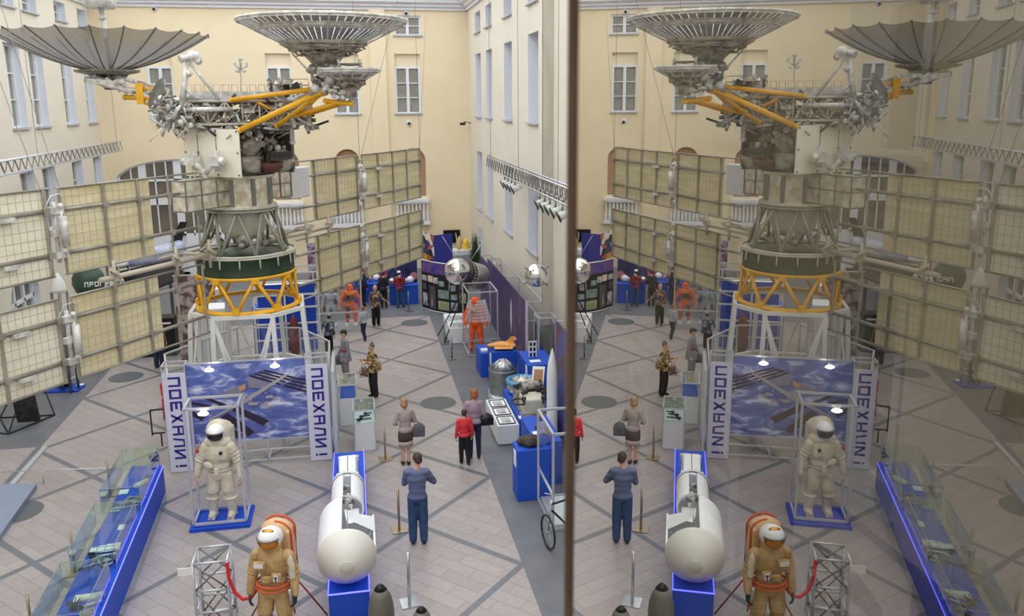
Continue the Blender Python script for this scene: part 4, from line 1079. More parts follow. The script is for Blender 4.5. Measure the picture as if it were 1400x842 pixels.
tool('rod', -4.5, 14.1, 'longest steel rod tool under the row of cards in middle box', .5, .1); tool('rod', -4.48, 13.98, 'steel rod tool second from the cards in middle box', .42, .05)
tool('tray', -4.45, 13.85, 'steel rack of short bars in middle glass box', .32, .3); tool('rod', -4.62, 13.68, 'thin angled tool with dark grip nearest bench end of middle box', .36, .5)
tool('ring', -4.36, 13.72, 'steel loop tool in middle glass box', .3, .3)
tool('claw', -4.5, 12.45, 'black wire-tined tool in near glass box', .2); tool('roll', -4.32, 12.7, 'grey cylinder lying behind steel loops in near box', .34, .15); tool('rod', -4.28, 12.5, 'steel rod beside the lit edge in near box', .34, .4)
tool('ring', -4.42, 12.05, 'steel loop beside the front card in near box', .3, 1.0); tool('ring', -4.24, 12.02, 'steel loop nearest the lit edge in near box', .3, .2); tool('tray', -4.25, 12.25, 'small dark clamp rack in near box', .2, .4)
tag(MB().prism([V(-4.75, 17.9, 0), V(-4.4, 17.9, 0), V(-4.4, 17.9, .9), V(-4.62, 17.9, .75)], (0, .03, 0)).build('camouflage_board', patches('grey_camouflage', [(150, 150, 160), (90, 92, 104), (200, 198, 196)], 6)), 'grey patterned board standing behind the blue counter end', 'board')
# ---- stanchions
def stanchion(px, py, h, lab, base=.3, m_='steel', cat='post'):
    p = gz(px, py); t = thing('barrier_post', lab, cat, p, group='barrier posts standing on the floor')
    MB().tube(p+V(0, 0, .02), p+V(0, 0, h), .024, n=12).build('post', M[m_], t)
    MB().box(p+V(0, 0, .012), (base, base, .024), rad(8)).build('base_plate', M[m_], t)
M['bronze'] = mat('brass_steel', (170, 152, 130), .35, .7)
stanchion(560, 825, .93, 'polished steel post with bright square base in front, beside the cone nose'); stanchion(546, 725, .88, 'brushed post with square base beside the man in blue sweater', m_='bronze')
stanchion(527, 628, .86, 'post with square base beside woman with grey handbag', m_='bronze'); stanchion(151, 676, .8, 'brown post behind the middle glass box of the counter', m_='bronze')
stanchion(103, 783, .8, 'brown post behind near glass box of the counter', m_='bronze'); stanchion(46, 880, .85, 'brown post cut by the frame near lower left corner', m_='bronze')
stanchion(618, 491, .75, 'thin dark post on grey floor in front of orange suit frame', .24, 'dsteel'); stanchion(608, 470, .75, 'thin dark post left of the orange suit frame', .24, 'dsteel'); stanchion(645, 575, .92, 'thin dark post behind the woman in lilac sweater', .24, 'dsteel')
stanchion(559, 425, .8, 'thin post with round foot beside man in red jacket', .3, 'dsteel')
# ---- dark rocket noses at the bottom edge
for x, y, h, r, lab in ((.13, 11.6, 1.0, .2, 'dark pointed rocket nose beside the blue capsule plinth'), (.72, 11.2, .8, .17, 'dark rocket nose tip right of polished post, cut by bottom edge')):
    t = thing('rocket_model', lab, 'model', (x, y, 0), group='dark rocket noses at bottom edge')
    MB().lathe([(r, 0), (r, h*.55), (r*.93, h*.68), (r*.75, h*.8), (r*.48, h*.9)], (x, y, 0), 28).build('body', M['terra'], t)
    MB().lathe([(r*.49, h*.9), (r*.28, h*.955), (0.001, h)], (x, y, 0), 28).build('tip', M['blackm'], t)
# ---- white glass-topped pedestals
def pedestal(x0, y0, x1, y1, h, hg, lab, inside):
    t = thing('display_pedestal', lab, 'showcase', ((x0+x1)/2, (y0+y1)/2, 0), group='white pedestals beside the banner')
    MB().b2((x0+.02, y0+.02, 0), (x1-.02, y1-.02, h)).build('body', M['whiteb'], t)
    mb = MB(); frame_box(mb, x0+.01, y0+.01, .02, x1-.01, y1-.01, h+hg, .025); mb.build('frame', M['alu'], t)
    mb = MB(); mb.b2((x0+.02, y0+.005, h), (x1-.02, y0+.009, h+hg)); mb.b2((x0+.02, y1-.01, h), (x1-.02, y1-.006, h+hg)); mb.b2((x0+.005, y0+.02, h), (x0+.009, y1-.02, h+hg)); mb.b2((x1-.01, y0+.02, h), (x1-.006, y1-.02, h+hg)); mb.b2((x0+.02, y0+.02, h+hg), (x1-.02, y1-.02, h+hg+.004))
    mb.build('glass_top', M['glassg'], t)
    MB().b2((x0+.04, y0+.04, h), (x1-.04, y1-.04, h+.008)).build('display_sheet', inside, t)
    return t
pedestal(-.25, 18.9, .27, 19.75, .72, .32, 'white pedestal with small dark parts under its glass top, nearer one', M['paper'])
pedestal(-.62, 20.6, -.15, 21.6, .75, .35, 'white pedestal with blue-lined glass top, behind the nearer one', M['blue'])
for i, (x, y, L, a, lab) in enumerate(((0.0, 19.08, .36, .05, 'long dark rod model at front edge of white pedestal display'), (.02, 19.28, .26, .25, 'middle dark model on white pedestal display'), (.1, 19.45, .2, .1, 'short dark model at the back of white pedestal display'))):
    d = V(cos(a), sin(a), 0); c = V(x, y, .76); t = thing('pistol_model', lab, 'model', (x, y, .73), group='dark models on the white pedestal')
    MB().tube(c-d*L/2, c+d*L/2, .016).box(c-d*L*.3, (.08, .07, .04), a).build('barrel', M['blackm'], t); MB().box(c-d*L*.35-V(0, .05, 0), (.04, .1, .03), a).build('grip', M['kitd'], t)
t = thing('partition_board', 'tall white partition board standing edge-on right of the banner pillar', 'board', (-.62, 18.3, 0))
MB().b2((-.66, 18.0, .1), (-.63, 19.6, 2.3)).build('board', M['whiteb'], t)
mb = MB(); frame_box(mb, -.67, 17.98, .02, -.62, 19.62, 2.34, .02); mb.beam((-.5, 18.6, .02), (-.8, 18.6, .02), .03); mb.build('frame', M['alu'], t)
# ---- right side: plinths
def plinth(lab, a, b, h, card=None, m_='blued', name='display_plinth'):
    t = thing(name, lab, 'plinth', ((a[0]+b[0])/2, (a[1]+b[1])/2, 0), group='blue plinths along the wall side')
    MB().b2((a[0], a[1], 0), (b[0], b[1], h)).build('body', M[m_], t, bevel=.008)
    if card: MB().b2(*card).build('label_card', M['paper'], t)
    return t
plinth('tall blue plinth with white card carrying the dark meteorite', (3.08, 15.66), (3.75, 16.2), 1.13, ((3.065, 15.78, .72), (3.079, 16.0, 1.05)))
plinth('blue plinth with two black figurines behind the meteorite plinth', (3.6, 16.3), (4.2, 17.85), 1.0)
plinth('low wide blue plinth under the grey engine', (3.72, 18.6), (4.62, 20.9), .62)
plinth('blue plinth carrying the orange rocket plane', (3.75, 22.8), (4.5, 23.6), 1.05, ((3.735, 22.95, .6), (3.749, 23.15, .95)))
plinth('low blue plinth left of the rocket plane plinth', (3.55, 23.7), (3.85, 24.7), .75)
plinth('large blue plinth with black and white tower model beside poster wall', (4.42, 20.95), (5.2, 22.3), 1.2, ((4.405, 21.0, .85), (4.419, 21.2, 1.15)))
t = thing('picture_case', 'low white case with three framed pictures on top', 'showcase', (3.42, 19.5, 0))
MB().b2((3.17, 18.55, .04), (3.70, 20.4, .52)).build('body', M['whiteb'], t, bevel=.01); MB().b2((3.2, 18.6, 0), (3.67, 20.35, .04)).build('plinth_base', M['alu'], t)
sketch = mat('grey_sketch_print', (206, 206, 202), .6, col2=(120, 120, 120), scale=6, lo=.35, hi=.7)
M['msteel'] = mat('satin_steel', (178, 178, 174), .4, .45, col2=(150, 150, 146), scale=5)
for k, (y, lab) in enumerate(((18.85, 'framed picture on white case, nearest to the front'), (19.45, 'framed picture on white case, middle one of three'), (20.03, 'framed picture on white case, farthest back'))):
    t = thing('framed_picture', lab, 'picture', (3.42, y, .52), group='framed pictures on the white case')
    mb = MB(); x0, x1, y0, y1 = 3.23, 3.62, y-.23, y+.23
    for a, b in (((x0, y0), (x1, y0)), ((x1, y0), (x1, y1)), ((x1, y1), (x0, y1)), ((x0, y1), (x0, y0))): mb.beam((a[0], a[1], .54), (b[0], b[1], .54), .02)
    mb.build('frame', M['black'], t); MB().b2((x0, y0, .522), (x1, y1, .534)).build('mount', M['paper'], t); MB().b2((x0+.08, y0+.08, .534), (x1-.08, y1-.08, .538)).build('print', sketch, t)
    mb = MB()
# meteorite
random.seed(21)
mb = MB()
for k in range(14):
    a = k*.9; mb.ball((3.4+.16*cos(a)*random.random(), 15.95+.1*sin(a), 1.2+.04*random.random()), (random.uniform(.09, .17), random.uniform(.08, .13), random.uniform(.08, .12)), 8)
tag(remeshed(mb, 'meteorite', M['stone'], .012, smooth=1), 'rough dark meteorite lump on the tall blue plinth', 'rock')
# figurines
for x, y, h, lab in ((3.85, 17.1, .36, 'slim silver rocket figurine on blue plinth'), (3.95, 16.75, .3, 'black figurine on round foot beside the silver one')):
    t = thing('figurine', lab, 'figurine', (x, y, 1.0), group='figurines on the blue plinth')
    MB().lathe([(.09, 1.0), (.09, 1.02), (.03, 1.03)], (x, y, 0), 20).build('foot', M['blackm'], t)
    MB().lathe([(.03, 1.03), (.045, 1.1), (.04, 1.0+h*.6), (.055, 1.0+h*.7), (.02, 1.0+h*.9), (.002, 1.0+h)], (x, y, 0), 16).build('figure', M['dsteel'] if x < 3.9 else M['blackm'], t)
tag(MB().b2((3.66, 16.75, 1.0), (3.8, 16.92, 1.006)).build('caption_card', M['paper']), 'white card on blue plinth before the figurines', 'card')
# engine block
t = thing('engine_model', 'grey spacecraft engine block with pipes on low blue plinth', 'model', (4.1, 19.1, .62))
MB().b2((3.85, 18.75, .66), (4.4, 19.35, 1.05)).build('block', M['cream_metal'], t, bevel=.04)
mb = MB(); mb.b2((3.8, 18.7, .62), (4.45, 19.4, .67)); mb.tube((3.95, 19.5, 1.15), (4.4, 19.5, 1.15), .12, n=16); mb.b2((3.8, 19.4, .65), (4.5, 19.9, 1.02)); mb.build('lower_block', M['kit'], t, bevel=.01)
mb = MB()
for k in range(16): x = random.uniform(3.78, 4.5); y = random.uniform(18.7, 19.9); mb.tube((x, y, .95), (x+random.uniform(-.2, .2), y+random.uniform(-.2, .2), 1.15), .022); mb.box((x, y, 1.1), (.1, .08, .08), random.random())
mb.ring((3.78, 18.95, .95), .2, .02); mb.build('pipework', M['kitd'], t)
t = thing('tilted_photo', 'small framed photograph tilted upright behind the grey engine', 'picture', (4.45, 19.9, 1.02))
MB().prism([V(4.3, 19.95, 1.03), V(4.6, 19.85, 1.03), V(4.68, 20.0, 1.45), V(4.38, 20.1, 1.45)], (0, .02, 0)).build('frame', M['paper'], t); MB().prism([V(4.35, 19.925, 1.09), V(4.57, 19.855, 1.09), V(4.62, 19.97, 1.39), V(4.41, 20.04, 1.39)], (0, .01, 0)).build('print', M['brown'], t)
tag(MB().b2((3.73, 18.64, .62), (3.84, 18.85, .626)).build('caption_card', M['paper']), 'white card in front of the grey engine', 'card')
# silver can and blue-rimmed drum
t = thing('descent_module_model', 'silver drum-shaped module with conical lid on white base', 'model', (3.85, 21.6, 0))
MB().b2((3.5, 21.2, 0), (4.2, 22.0, .25)).build('base', M['whiteb'], t, bevel=.02)
MB().lathe([(.36, .25), (.38, .3), (.38, .9), (.4, .92), (.4, .96)], (3.85, 21.6, 0), 36).build('body', M['msteel'], t)
mb = MB(); mb.lathe([(.4, .96), (.15, 1.16), (.06, 1.2), (.001, 1.22)], (3.85, 21.6, 0), 36)
for k in range(10): a = k*PI/5; mb.tube((3.85+.39*cos(a), 21.6+.39*sin(a), .98), (3.85+.08*cos(a), 21.6+.08*sin(a), 1.21), .012)
mb.build('conical_lid', M['steel'], t)
t = thing('ring_module_model', 'round silver module with pale blue rim on low blue plinth', 'model', (4.18, 20.55, .62))
MB().lathe([(.34, .62), (.4, .66), (.42, .78), (.4, .84)], (4.18, 20.5, 0), 40).build('body', M['chrome'], t)
MB().lathe([(.4, .84), (.44, .88), (.44, .98), (.36, 1.0), (.33, .94)], (4.18, 20.5, 0), 40, capa=False, capb=False).build('rim', mat('pale_blue_enamel', (90, 150, 190), .35, .2), t)
mb = MB(); mb.lathe([(.35, .93), (.12, .96), (.08, 1.02), (.001, 1.03)], (4.18, 20.5, 0), 30)
for k in range(12): a = k*PI/6; mb.box((4.18+.22*cos(a), 20.5+.22*sin(a), .97), (.1, .05, .05), a)
mb.build('deck_fittings', M['kitw'], t)
# orange rocket plane
t = thing('rocket_plane_model', 'blunt orange rocket plane model with tail fins on blue plinth', 'model', (4.1, 23.2, 1.05))
mb = MB()
for k in range(9): s_ = k/8; mb.ball((3.78+.62*s_, 23.2-.1*s_, 1.15+.03*sin(s_*3)), (.12, .1+.16*s_ if s_ < .8 else .2, .05+.035*sin(s_*PI)), 10)
mb.box((4.15, 23.15, 1.12), (.55, .62, .03), -.15); remeshed(mb, 'hull', mat('orange_model_paint', (226, 160, 84), .5), .015, t, 2)
mb = MB(); mb.prism([V(4.2, 23.2, 1.15), V(4.45, 23.15, 1.15), V(4.5, 23.15, 1.4), V(4.38, 23.17, 1.38)], (0, .02, 0)); mb.prism([V(4.3, 23.4, 1.14), V(4.6, 23.45, 1.2), V(4.62, 23.55, 1.22), V(4.3, 23.5, 1.15)], (0, 0, .02)); mb.build('fin', mat('orange_model_paint', (226, 160, 84), .5), t)
tag(MB().b2((3.6, 23.9, .75), (3.8, 24.1, .8)).build('caption_card', M['paper']), 'white card on the low blue plinth left of rocket plane', 'card')
# tower model of black and white blocks
t = thing('tower_model', 'small black and white lattice tower model on large blue plinth', 'model', (4.72, 21.7, 1.2))
mb = MB()
for k in range(3):
    z = 1.2+.15*k
    for x in (4.62, 4.72, 4.82): mb.b2((x-.012, 21.68, z), (x+.012, 21.72, z+.15))
    mb.b2((4.6, 21.68, z+.13), (4.84, 21.72, z+.15))
mb.build('frame', M['whiteb'], t)
mb = MB()
for k in range(3):
    for x in (4.67, 4.77): mb.b2((x-.03, 21.69, 1.22+.15*k), (x+.03, 21.71, 1.3+.15*k))
mb.build('panel', M['black'], t)
tag(MB().b2((4.55, 21.2, 1.2), (4.85, 21.4, 1.206)).build('caption_card', M['paper']), 'white card on large blue plinth before the tower model', 'card')
# ---- poster walls seen obliquely
space = patches('nebula_print', [(40, 34, 66), (86, 64, 104), (56, 60, 112), (120, 84, 110), (34, 38, 74)], 1.3, .4, noise=True)
space2 = patches('blue_launch_print', [(22, 30, 80), (60, 84, 160), (96, 60, 70), (28, 34, 84)], 1.6, .4, noise=True)
def poster_wall(lab, x, y0, y1, h, m_, zb=.05):
    t = thing('poster_wall', lab, 'poster', (x, (y0+y1)/2, 0), group='long poster walls beside the building wall')
    MB().b2((x, y0, zb), (x+.04, y1, h)).build('print', m_, t)
    mb = MB(); mb.b2((x-.015, y0-.06, 0), (x+.06, y0, h+.02)); mb.build('end_post', mat('lilac_post', (196, 184, 204), .5), t)
    mb = MB()
    for y in (y0, (y0+y1)/2, y1): mb.beam((x+.5, y, 0), (x+.5, y, h), .035); mb.beam((x+.04, y, h-.02), (x+.5, y, h-.02), .035); mb.beam((x+.04, y, h*.75), (x+.5, y, h*.75), .03)
    mb.beam((x+.5, y0, h-.02), (x+.5, y1, h-.02), .035); mb.beam((x+.5, y0, h*.75), (x+.5, y1, h*.75), .03); mb.build('frame', M['alu'], t)
    return t
poster_wall('long dark nebula poster wall behind the orange suit frame', 4.86, 23.3, 30.4, 2.4, space)
t_ = poster_wall('short dark poster wall farther back beside the satellite sphere', 5.0, 31.0, 33.2, 2.0, space)
poster_wall('blue launch poster wall with metal frame, nearest the glass edge', 4.66, 16.2, 18.8, 3.0, space2)
mb = MB(); p = V(4.855, 25.6, 1.4)
rocket_white = mat('white_print', (220, 214, 220), .5)
mb.prism([p+V(0, 0, -.6), p+V(0, .12, -.2), p+V(0, .1, .3), p+V(0, 0, .55), p+V(0, -.1, .3), p+V(0, -.12, -.2)], (-.006, 0, 0))
mb.build('rocket_print', rocket_white, bpy.data.objects['poster_wall'])
# grey narrow case behind plinths by the wall
t = thing('narrow_showcase', 'narrow grey glass showcase standing against the building wall', 'showcase', (5.3, 22.6, 0))
MB().b2((5.05, 22.4, .1), (5.55, 23.0, 1.9)).build('body', clear('grey_sheet', (190, 196, 200), .12), t); mb = MB(); frame_box(mb, 5.05, 22.4, .03, 5.55, 23.0, 2.1, .035); mb.build('frame', M['alu'], t)
# tall white rocket and frame case with bicycle, by the glass edge
t = thing('rocket_model', 'tall slender white rocket standing before the blue launch poster', 'model', (4.42, 18.15, 0))
MB().lathe([(.16, 0), (.16, .1), (.13, .15), (.13, 1.75), (.125, 1.95), (.10, 2.15), (.06, 2.33), (.015, 2.5), (.001, 2.53)], (4.42, 18.15, 0), 26).build('body', M['whitetube'], t)
mb = MB()
for k in range(4): a = k*PI/2+.4; mb.prism([V(4.42+.13*cos(a), 18.15+.13*sin(a), .02), V(4.42+.24*cos(a), 18.15+.24*sin(a), .02), V(4.42+.13*cos(a), 18.15+.13*sin(a), .5)], (.015*sin(a), -.015*cos(a), 0))
mb.build('fin', M['whitetube'], t)
t = thing('bicycle_showcase', 'tall aluminium-framed glass showcase, cut off by the window edge', 'showcase', (3.85, 15.2, 0))
mb = MB(); frame_box(mb, 3.52, 14.35, .03, 4.35, 15.65, 2.0, .045); mb.beam((3.52, 14.35, .75), (3.52, 15.65, .75), .04); mb.beam((3.52, 14.35, .75), (4.35, 14.35, .75), .03); mb.build('frame', M['alu'], t)
mb = MB(); mb.b2((3.515, 14.4, .05), (3.52, 15.6, 1.97)); mb.b2((3.55, 14.34, .05), (4.3, 14.345, 1.97)); mb.build('glass_walls', M['glass'], t)
MB().b2((3.56, 14.4, .03), (4.3, 15.6, .1)).build('floor_board', M['whiteb'], t)
t = thing('bicycle', 'dark bicycle with its front wheel just left of the window edge', 'bicycle', (3.5, 13.9, 0), 0)
wz = .33
for k, (x, y, ang) in enumerate(((3.28, 13.75, rad(100)), (3.85, 14.62-.4, rad(60)))):
    if k == 1: x, y = 4.05, 14.1
    c = V(x, y, wz); d = V(cos(ang), sin(ang), 0) if k == 0 else V(.93, .36, 0)
    mb = MB(); mb.path([c+d*(wz-.02)*cos(2*PI*i/36)+V(0, 0, 1)*(wz-.02)*sin(2*PI*i/36) for i in range(36)], .02, 8, True); o = mb.build('wheel', M['black'], t)
    mb = MB()
    for i in range(14): a = 2*PI*i/14; mb.tube(c, c+d*(wz-.03)*cos(a)+V(0, 0, 1)*(wz-.03)*sin(a), .003, n=4)
    mb.ball(c, .03, 8); mb.build('spoke', M['steel'], o)
mb = MB(); a, b = V(3.28, 13.75, .33), V(4.05, 14.1, .33); h_ = V(3.36, 13.8, .86); s_ = V(3.82, 14.0, .85); bb = V(3.7, 13.95, .32)
for p, q in ((h_, s_), (h_-V(0, 0, .12), bb), (s_, bb), (bb, b), (s_, b)): mb.tube(p, q, .02)
mb.build('frame', M['blackm'], t)
mb = MB(); mb.tube(a, h_+V(0, 0, .1), .018); mb.path([h_+V(-.08, .22, .12), h_+V(.02, .1, .14), h_+V(.02, -.1, .14), h_+V(-.08, -.25, .12)], .014); mb.build('handlebar_fork', M['steel'], t)
MB().ball(s_+V(0, 0, .1), (.14, .07, .04), 10).build('saddle', M['black'], t)
tag(MB().b2((3.3, 11.6, .011), (3.55, 12.4, .014)).build('floor_sticker', mat('pink_sticker', (220, 60, 96), .5)), 'pink sticker on the grey floor beside the window edge', 'sticker')
# ---- orange suit frame
t = thing('suit_display_frame', 'aluminium tube frame around the orange suit and its netting', 'frame', (4.0, 26.4, 0))
mb = MB(); frame_box(mb, 3.5, 25.85, .03, 4.45, 27.3, 2.15, .04); mb.beam((3.5, 25.85, .55), (4.45, 25.85, .55), .035); mb.build('tube_frame', M['alu'], t)
t = thing('picture_case', 'low white case with dark pictures behind the orange suit frame', 'showcase', (3.35, 28.1, 0))
MB().b2((3.05, 27.45, 0), (3.75, 29.5, .55)).build('body', M['whiteb'], t, bevel=.01)
for y, l2 in ((27.8, 'nearer'), (28.8, 'farther')): tag(MB().b2((3.13, y-.3, .55), (3.65, y+.3, .57)).build('framed_picture', sketch), 'dark picture on white case behind orange suit, %s one' % l2, 'picture', 'dark pictures on the far white case')
# ---- sphere craft on tripod, hanging sphere
t = thing('space_probe', 'mirror-polished space probe with ribbed cylinder on black tripod', 'model', (3.5, 28.2, 0))
c = V(3.38, 27.7, 2.5)
MB().ball(c, .46, 28).build('sphere', M['chrome'], t)
ax = V(.62, .55, -.28).normalized(); x_, y_, _ = basis(ax); RA = Matrix((x_, y_, ax)).transposed()
MB().lathe([(.36, .3), (.44, .45), (.44, .62)], c, 30, R=RA).build('ribbed_collar', M['kitd'], t)
mb = MB()
for k in range(24): a = k*2*PI/24; mb.box(c+RA @ V(.43*cos(a), .43*sin(a), .5), (.07, .07, .12), RA)
mb.build('collar_block', M['kit'], t)
MB().lathe([(.44, .62), (.46, .66), (.45, 1.25), (.42, 1.3)], c, 32, R=RA).build('cylinder', M['msteel'], t)
mb = MB()
for a, b in (((0, -.05, .4), (-.5, -.1, 1.25)), ((.1, .1, .42), (.0, .2, 1.3)), ((.5, .5, .2), (1.0, .6, .9)), ((-.3, -.2, -.3), (-.35, -.5, -.55))): mb.tube(c+V(*a), c+V(*b), .012, n=6)
mb.build('antenna', M['steel'], t)
mb = MB(); k_ = c+V(.35, .3, -.5)
for p in ((2.84, 27.5, 0), (3.85, 28.7, 0), (3.4, 30.0, 0), (2.75, 28.6, 0)): mb.tube(k_, p, .02)
mb.tube((2.84, 27.5, .03), (3.85, 28.7, .03), .015); mb.tube((2.84, 27.5, .03), (3.4, 30.0, .03), .015); mb.tube(k_, c, .05); mb.build('tripod', M['blackm'], t)
t = thing('hanging_sphere', 'mirror-polished sphere satellite with short antennas hanging before the wall', 'model', gy(734, 376, 21.5))
c = gy(734, 376, 21.5)
MB().ball(c, .325, 28).build('sphere', M['chrome'], t)
mb = MB()
for a in ((1, -.2, .75), (.9, -.2, -.9), (-.95, -.1, -.6), (-.9, 0, .6)): d = V(*a).normalized(); mb.tube(c+d*.3, c+d*.42, .014); mb.ball(c+d*.37, .03, 8)
mb.build('antenna', M['dsteel'], t)
MB().tube(c+V(0, 0, .3), V(c.x, c.y, 5.9), .004, n=4).build('hanging_wire', M['dsteel'], t)
# ---- back centre: curved photo board, blue boards, counter, plant, television
t = thing('photo_board', 'curved black photo board with violet header and space pictures', 'poster', (3.3, 31.6, 0))
pts = [V(2.54, 32.7, 0), V(2.95, 32.0, 0), V(3.5, 31.45, 0), V(4.2, 31.1, 0)]
mb = MB(); mb.mi = 0
for a, b in zip(pts, pts[1:]): mb.prism([a+V(0, 0, .05), b+V(0, 0, .05), b+V(0, 0, 2.0), a+V(0, 0, 2.0)], (.02, .03, 0))
mb.mi = 1
for a, b in zip(pts, pts[1:]): mb.prism([a+V(0, -.01, 1.55), b+V(0, -.01, 1.55), b+V(0, -.01, 1.98), a+V(0, -.01, 1.98)], (.005, .004, 0))
def bp(seg, s, z): return pts[seg].lerp(pts[seg+1], s)+V(-.012, -.016, z)
def photo(seg, s0, s1, z0, z1, mi): mb.mi = mi; mb.prism([bp(seg, s0, z0), bp(seg, s1, z0), bp(seg, s1, z1), bp(seg, s0, z1)], (.006, .008, 0))
photo(0, .05, .45, 1.2, 1.42, 2); photo(0, .55, .95, 1.2, 1.45, 3); photo(1, .0, .3, 1.18, 1.42, 2); photo(0, .1, .4, .85, 1.1, 4); photo(0, .12, .5, .2, .7, 2); photo(0, .65, 1., .15, 1.05, 4); photo(1, 0, .12, .15, 1.05, 4)
photo(1, .35, .7, 1.1, 1.3, 5); photo(1, .3, 1., .62, .95, 5); photo(1, .3, 1., .15, .5, 6); photo(2, .1, .35, .95, 1.2, 2); photo(2, .1, .45, .6, .82, 5); photo(2, .1, .45, .18, .5, 2); photo(2, .55, .9, 1.0, 1.3, 4); photo(2, .55, .9, .5, .9, 6)
mb.mi = 3; mb.prism([bp(0, .83, .25), bp(0, .9, .25), bp(0, .87, .7)], (-.004, -.004, 0))
mb.build('print', [M['black'], mat('violet_header', (62, 54, 140), .4, col2=(120, 80, 120), scale=4), mat('photo_grey', (190, 190, 196), .5, col2=(90, 94, 102), scale=5), mat('photo_tan', (220, 190, 170), .5), mat('photo_dusk', (78, 74, 84), .5), mat('photo_green', (150, 170, 164), .5, col2=(84, 110, 100), scale=4), mat('photo_field', (170, 172, 130), .5, col2=(96, 116, 90), scale=3)], t)
mb = MB(); mb.path([p+V(0, 0, 2.02) for p in pts], .025); mb.path([p+V(0, 0, .03) for p in pts], .025); mb.build('frame', M['alu'], t)
t = thing('blue_board', 'plain blue display board with one picture panel, before the back wall', 'board', (3.7, 37.0, 0))
a, b, c = gy(577, 316, 36.5), gy(593, 322, 35.8), gy(618, 319, 36.2)
for p, q, m_, nm in ((a, b, patches('portrait_collage', [(30, 30, 40), (200, 160, 60), (180, 90, 60), (60, 60, 100), (220, 210, 200)], 4), 'picture_panel'), (b, c, mat('deep_blue_board', (42, 48, 148), .5), 'plain_panel')):
    MB().prism([V(p.x, p.y, .05), V(q.x, q.y, .05), V(q.x, q.y, q.z), V(p.x, p.y, p.z)], (.01, .03, 0)).build(nm, m_, t)
t = thing('television', 'black flat television on the back wall behind the blue board', 'television', (4.76, 40.9, 1.26))
MB().b2((4.33, 40.9, 1.25), (5.18, 40.97, 1.9)).build('bezel', M['black'], t); MB().b2((4.36, 40.89, 1.28), (5.15, 40.9, 1.87)).build('screen', mat('dark_screen', (16, 16, 22), .15), t)
t = thing('reception_counter', 'curved white and grey reception counter near the far corner', 'counter', (5.0, 38.6, 0))
mb = MB(); n = 20; arc_ = [V(4.75+.95*cos(PI+PI*i/n)*.95, 38.9+.75*sin(PI+PI*i/n), 0) for i in range(n+1)]
mb.prism([p+V(0, 0, 1.1) for p in arc_], (0, 0, .22)); mb.build('counter_top', M['whiteb'], t)
MB().prism([V(4.75+(p.x-4.75)*.93, 38.9+(p.y-38.9)*.93, 0) for p in arc_], (0, 0, 1.1)).build('front', mat('grey_panel', (176, 178, 184), .5), t)
tag(MB().lathe([(.15, 1.32), (.17, 1.4), (.12, 1.55), (.16, 1.62), (.05, 1.8), (.001, 1.85)], (5.15, 38.6, 0), 16).build('toy_lunar_model', mat('toy_yellow', (238, 200, 50), .5)), 'yellow toy-like model on the white reception counter', 'model')
tag(MB().lathe([(.12, 1.32), (.1, 1.5), (.16, 1.6), (.02, 1.95)], (4.85, 38.7, 0), 12).build('toy_rocket', mat('toy_tan', (214, 176, 110), .5)), 'tan pointed model left of the yellow one on reception counter', 'model')
t = thing('potted_grass', 'tall dark green potted bamboo grass beside the reception counter', 'plant', (5.45, 37.3, 0))
MB().lathe([(.14, 0), (.19, .4), (.2, .42), (.17, .42)], (5.4, 37.2, 0), 20).build('pot', M['kitd'], t)
mb = MB(); random.seed(9)
for k in range(90):
    a = random.uniform(0, 6.28); r = random.uniform(0, .22); h = random.uniform(1.4, 2.35); p = V(5.4+r*cos(a), 37.2+r*sin(a), .38); q = V(5.4+r*1.25*cos(a)+random.uniform(-.05, .05), 37.2+r*1.25*sin(a), h)
    mb.tube(p, q, .014, .004, 4)
    for j in range(7): s_ = p.lerp(q, .25+.1*j); b_ = random.uniform(0, 6.28); e = s_+V(.12*cos(b_), .12*sin(b_), .12); mb.quad(s_, s_+V(.012, .012, .03), e, s_+V(-.012, 0, .02))
mb.build('leaves', mat('bamboo_leaf', (46, 84, 40), .6, col2=(34, 66, 30), scale=5), t)
# crowd tables and posters back centre
t = thing('poster_wall', 'row of violet and pink printed boards behind the crowded table', 'poster', (0.9, 36.0, 0))
MB().b2((-1.6, 36.0, .3), (2.6, 36.06, 2.2)).build('print', patches('violet_pink_print', [(60, 40, 110), (150, 50, 100), (40, 44, 100), (200, 120, 140), (90, 30, 60), (30, 30, 60)], 2.2), t); mb = MB(); frame_box(mb, -1.62, 35.98, .02, 2.62, 36.08, 2.22, .03); mb.build('frame', M['alu'], t)
t = thing('exhibit_table', 'blue-draped table crowded with silver models at the far end', 'table', (1.8, 33.9, 0))
MB().b2((1.3, 33.5, 0), (2.45, 34.5, .78)).build('drape', M['blued'], t, bevel=.01); MB().b2((1.28, 33.48, .78), (2.47, 34.52, .81)).build('tabletop', M['blued'], t)
t = thing('exhibit_table', 'second blue-draped table with models, left of the red-jacket man', 'table', (.1, 34.5, 0))
MB().b2((-.6, 34.2, 0), (.95, 35.1, .75)).build('drape', M['blued'], t, bevel=.01); MB().b2((-.62, 34.18, .75), (.97, 35.12, .78)).build('tabletop', M['blued'], t)
random.seed(31)
desc = ['silver globe model', 'white bell-shaped model', 'grey boxy instrument', 'small silver cone model', 'white sphere model', 'dark cylinder model', 'silver dish model']
